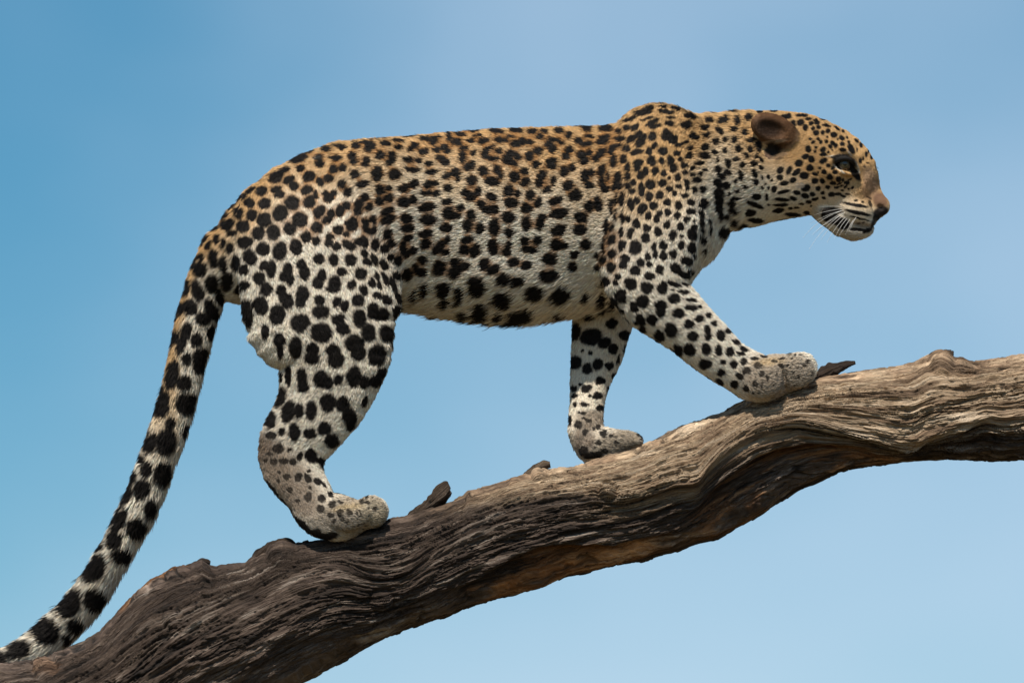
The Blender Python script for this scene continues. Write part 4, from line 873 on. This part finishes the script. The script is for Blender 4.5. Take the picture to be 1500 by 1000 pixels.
# ------------------------------------------------------------------ fur
def fur(count):
    w = BAREA.copy()
    hp = PART[BF[:, 0]] == 6
    w[hp] *= 3.4
    w[np.isin(PART[BF[:, 0]], (2, 4, 5))] *= 1.25
    cw = np.cumsum(w); cw /= cw[-1]
    fi = np.searchsorted(cw, rng.random(count))
    u, v = rng.random(count), rng.random(count)
    f_ = BF[fi]
    wq = np.stack([(1 - u) * (1 - v), u * (1 - v), u * v, (1 - u) * v], 1)
    root = (BV[f_] * wq[..., None]).sum(1)
    nor = (BN[f_] * wq[..., None]).sum(1); nor /= np.linalg.norm(nor, axis=1)[:, None] + 1e-9
    flo = (FLOW[f_] * wq[..., None]).sum(1)
    part = PART[f_[:, 0]]; yc = AXIS_Y[f_[:, 0]]; ear = EARV[f_[:, 0]]
    x, y = ref_xy(root)
    under = sstep(0.15, 0.85, -nor[:, 2])
    # length of the coat by region
    Ln = np.choose(part, [0.0105, 0.0125, 0.0085, 0.0085, 0.0080, 0.0075, 0.0058])
    belly = (part == 0) * sstep(385, 465, y) * sstep(500, 600, x) * (1 - sstep(880, 940, x))
    Ln = Ln + 0.020 * belly
    Ln = Ln + 0.006 * (part == 1) * sstep(450, 800, y)
    Ln = Ln + 0.0045 * np.isin(part, (2, 3)) * (1 - sstep(470, 520, y)) * sstep(0.2, .9, -nor[:, 0]) * sstep(400, 450, y)
    Ln = Ln + 0.006 * (part == 0) * sstep(980, 1040, x) * under
    Ln = np.where(np.isin(part, (2, 3)), Ln * (1 - .35 * sstep(600, 720, y)), Ln)
    Ln = np.where(np.isin(part, (4, 5)), Ln * (1 - .2 * sstep(480, 560, y)), Ln)
    face = sstep(1150, 1290, x) * (part == 6)
    Ln = Ln * (1 - .42 * face)
    Ln = np.where(ear, np.where((x > 1140) & (y > 205), .010, 0.0036), Ln)
    chin = (part == 6) * sstep(328, 342, y) * sstep(1220, 1230, x)
    Ln = Ln + .003 * chin
    Ln = Ln * rng.uniform(.65, 1.2, count)
    # which way it lies
    d = flo.copy()
    d[:, 2] -= 0.55 * belly + 0.35 * sstep(300, 460, y) * (part == 0)
    d[:, 2] -= 0.25 * (part == 6) * (x < 1200)
    sw = np.stack([perlin(root * 22 + 60), perlin(root * 22 + 90), perlin(root * 22 + 130)], 1)
    cl = np.stack([perlin(root * 120 + 60), perlin(root * 120 + 90), perlin(root * 120 + 130)], 1)
    d = d + .28 * sw + (.20 + .35 * belly)[:, None] * cl + rng.normal(0, .13, (count, 3))
    d -= nor * (d * nor).sum(1)[:, None]
    d /= np.linalg.norm(d, axis=1)[:, None] + 1e-9
    lift = 0.42 + 0.12 * rng.normal(size=count) + .15 * belly + .1 * perlin(root * 60)
    # bare: nose leather, eye, mouth slit
    bare = (part == 6) & (((x - 1292) / 15) ** 2 + ((y - 297) / 19) ** 2 < 1)
    ex, ey = EYE[0], EYE[1]
    bare |= (part == 6) & (((x - 1237) / 14.5) ** 2 + ((y - 240) / 10.5) ** 2 < 1)
    bare |= ear & (((x - 1130) / 13) ** 2 + ((y - 219) / 11) ** 2 < 1) & (rng.random(count) < .6)
    k = ~bare
    root, nor, d, Ln, lift, part, ear, yc = root[k], nor[k], d[k], Ln[k], lift[k], part[k], ear[k], yc[k]
    n = len(root)
    col, _, _, blk = coat(root + d * (Ln * .45)[:, None], part, yc, ear)
    hsv = rng.uniform(.62, 1.32, n)[:, None]
    warmj = rng.normal(0, .05, n)[:, None] * np.array([[.6, 0, -.8]])
    col = np.clip(col * hsv * (1 + warmj), .003, .92)
    pts_ = np.zeros((n, 4, 3), np.float32)
    pts_[:, 0] = root - nor * .0008
    st = (Ln / 3)[:, None]
    lf = lift[:, None]
    pts_[:, 1] = pts_[:, 0] + (nor * (lf + .30) + d * .75) * st
    pts_[:, 2] = pts_[:, 1] + (nor * lf * .75 + d * .92) * st
    pts_[:, 3] = pts_[:, 2] + (nor * lf * .35 + d) * st
    cd = bpy.data.hair_curves.new('fur')
    cd.add_curves([4] * n)
    cd.attributes['position'].data.foreach_set('vector', pts_.ravel())
    rad = cd.attributes.get('radius') or cd.attributes.new('radius', 'FLOAT', 'POINT')
    rbase = np.where(part == 6, .00028, .00046) * rng.uniform(.8, 1.2, n) * (1 + .35 * (Ln > .018))
    rv = (rbase[:, None] * np.array([[1.0, .95, .7, .15]])).astype(np.float32)
    rad.data.foreach_set('value', rv.ravel())
    ca = cd.attributes.new('coat', 'FLOAT_COLOR', 'CURVE')
    ca.data.foreach_set('color', np.concatenate([col, np.ones((n, 1))], 1).astype(np.float32).ravel())
    na = cd.attributes.new('lie', 'FLOAT_VECTOR', 'CURVE')
    na.data.foreach_set('vector', nor.astype(np.float32).ravel())
    o = bpy.data.objects.new('fur', cd)
    C.objects.link(o)
    o.parent = leopard; o.matrix_parent_inverse = leopard.matrix_world.inverted()
    o['kind'] = 'stuff'
    mf, nn, ll, bb = mat('leopard_fur', 0.6, 0.10)
    at = nn.new('ShaderNodeAttribute'); at.attribute_name = 'coat'
    ll.new(at.outputs['Color'], bb.inputs['Base Color'])
    an = nn.new('ShaderNodeAttribute'); an.attribute_name = 'lie'
    ge = nn.new('ShaderNodeNewGeometry')
    vm = nn.new('ShaderNodeMix'); vm.data_type = 'VECTOR'; vm.inputs[0].default_value = 0.35
    ll.new(an.outputs['Vector'], vm.inputs[4]); ll.new(ge.outputs['Normal'], vm.inputs[5])
    vn = nn.new('ShaderNodeVectorMath'); vn.operation = 'NORMALIZE'
    ll.new(vm.outputs[1], vn.inputs[0]); ll.new(vn.outputs[0], bb.inputs['Normal'])
    cd.materials.append(mf)
    return o
fur(560000)

# ------------------------------------------------------------------ eyes
def uv_sphere(name, c, r_, material, parent, axis, cap=math.pi, seg=32, rings=16, squash=1.0):
    """a ball, or a cap of it, about the viewing axis"""
    az = Vector(axis).normalized(); q = az.to_track_quat('Z', 'Y').to_matrix()
    V, Fc = [], []
    for i in range(rings + 1):
        t = cap * i / rings
        for j in range(seg):
            a = 2 * math.pi * j / seg
            V.append(Vector(c) + q @ Vector((math.sin(t) * math.cos(a), math.sin(t) * math.sin(a), math.cos(t))) * r_)
    for i in range(rings):
        for j in range(seg):
            Fc.append((i * seg + j, (i + 1) * seg + j, (i + 1) * seg + (j + 1) % seg, i * seg + (j + 1) % seg))
    return mesh_obj(name, V, Fc, material, parent)
M_EYE = plain('eye_dark', (0.035, 0.024, 0.016), .25, .5, 0.6)
M_IRIS = plain('iris_green_gold', (0.060, 0.050, 0.026), .4, .3, .25, 900, .5)
M_PUPIL = plain('pupil_black', (0.004, 0.004, 0.004), .2, .4, .5)
for s in (-1, 1):
    c_ = P(EYE[0], EYE[1], s * 35.5 * S)
    axis = (0.10, s * 0.97, -0.06)
    e_ = uv_sphere('eye', c_, EYE_R * S, M_EYE, leopard, axis)
    uv_sphere('iris', c_, EYE_R * S * 1.012, M_IRIS, e_, axis, R(36), 32, 8)
    uv_sphere('pupil', c_, EYE_R * S * 1.022, M_PUPIL, e_, axis, R(17), 24, 5)

# ------------------------------------------------------------------ whiskers
M_WH = plain('whisker_white', (0.80, 0.78, 0.74), .4, .4, 0, 50, .05)
def whisker(p0, p1, p2, r_=0.00034, n=10, material=None):
    """a stiff hair: quadratic curve, tapering"""
    t = np.linspace(0, 1, n)[:, None]
    c_ = (1 - t) ** 2 * p0 + 2 * t * (1 - t) * p1 + t ** 2 * p2
    tan = np.gradient(c_, axis=0); tan /= np.linalg.norm(tan, axis=1)[:, None]
    a = np.cross(tan, [0, 1.0, 0.2]); a /= np.linalg.norm(a, axis=1)[:, None]; b = np.cross(tan, a)
    ph = np.linspace(0, 2 * math.pi, 5, endpoint=False)
    rr = r_ * (1 - .8 * t[:, 0])
    V = (c_[:, None] + a[:, None] * (np.cos(ph)[None, :] * rr[:, None])[..., None] + b[:, None] * (np.sin(ph)[None, :] * rr[:, None])[..., None]).reshape(-1, 3)
    idx = np.arange(n * 5).reshape(n, 5); nx = np.roll(idx, -1, 1)
    Fc = np.stack([idx[:-1].ravel(), nx[:-1].ravel(), nx[1:].ravel(), idx[1:].ravel()], 1)
    return mesh_obj('whisker', V, Fc, material or M_WH, leopard)
WH = [((1234, 303), (1216, 301), (1198, 304)), ((1233, 306), (1212, 308), (1192, 316)), ((1232, 309), (1210, 314), (1186, 328)), ((1234, 312), (1212, 322), (1190, 345)),
      ((1230, 316), (1212, 325), (1196, 338)), ((1236, 315), (1218, 328), (1202, 352)), ((1238, 318), (1224, 332), (1212, 356)), ((1241, 320), (1230, 332), (1222, 350)),
      ((1245, 321), (1237, 333), (1230, 346)), ((1250, 322), (1243, 334), (1238, 344)), ((1236, 308), (1200, 318), (1176, 350)), ((1238, 311), (1206, 330), (1186, 366)), ((1254, 318), (1247, 330), (1243, 340))]
for s in (-1, 1):
    for (a, b, c_) in WH:
        j = random.uniform(-1, 1)
        whisker(P(a[0], a[1], s * 30 * S), P(b[0], b[1], s * 46 * S), P(c_[0] + j, c_[1] + j, s * 56 * S))
M_BR = plain('brow_hair_dark', (0.012, 0.010, 0.010), .5, .3)
for k in range(4):
    whisker(P(1276, 240 + k, -8 * S), P(1282, 243 + k * .8, -9 * S), P(1288 - k, 247 + k * .4, -10 * S), .0006, 8, M_BR)
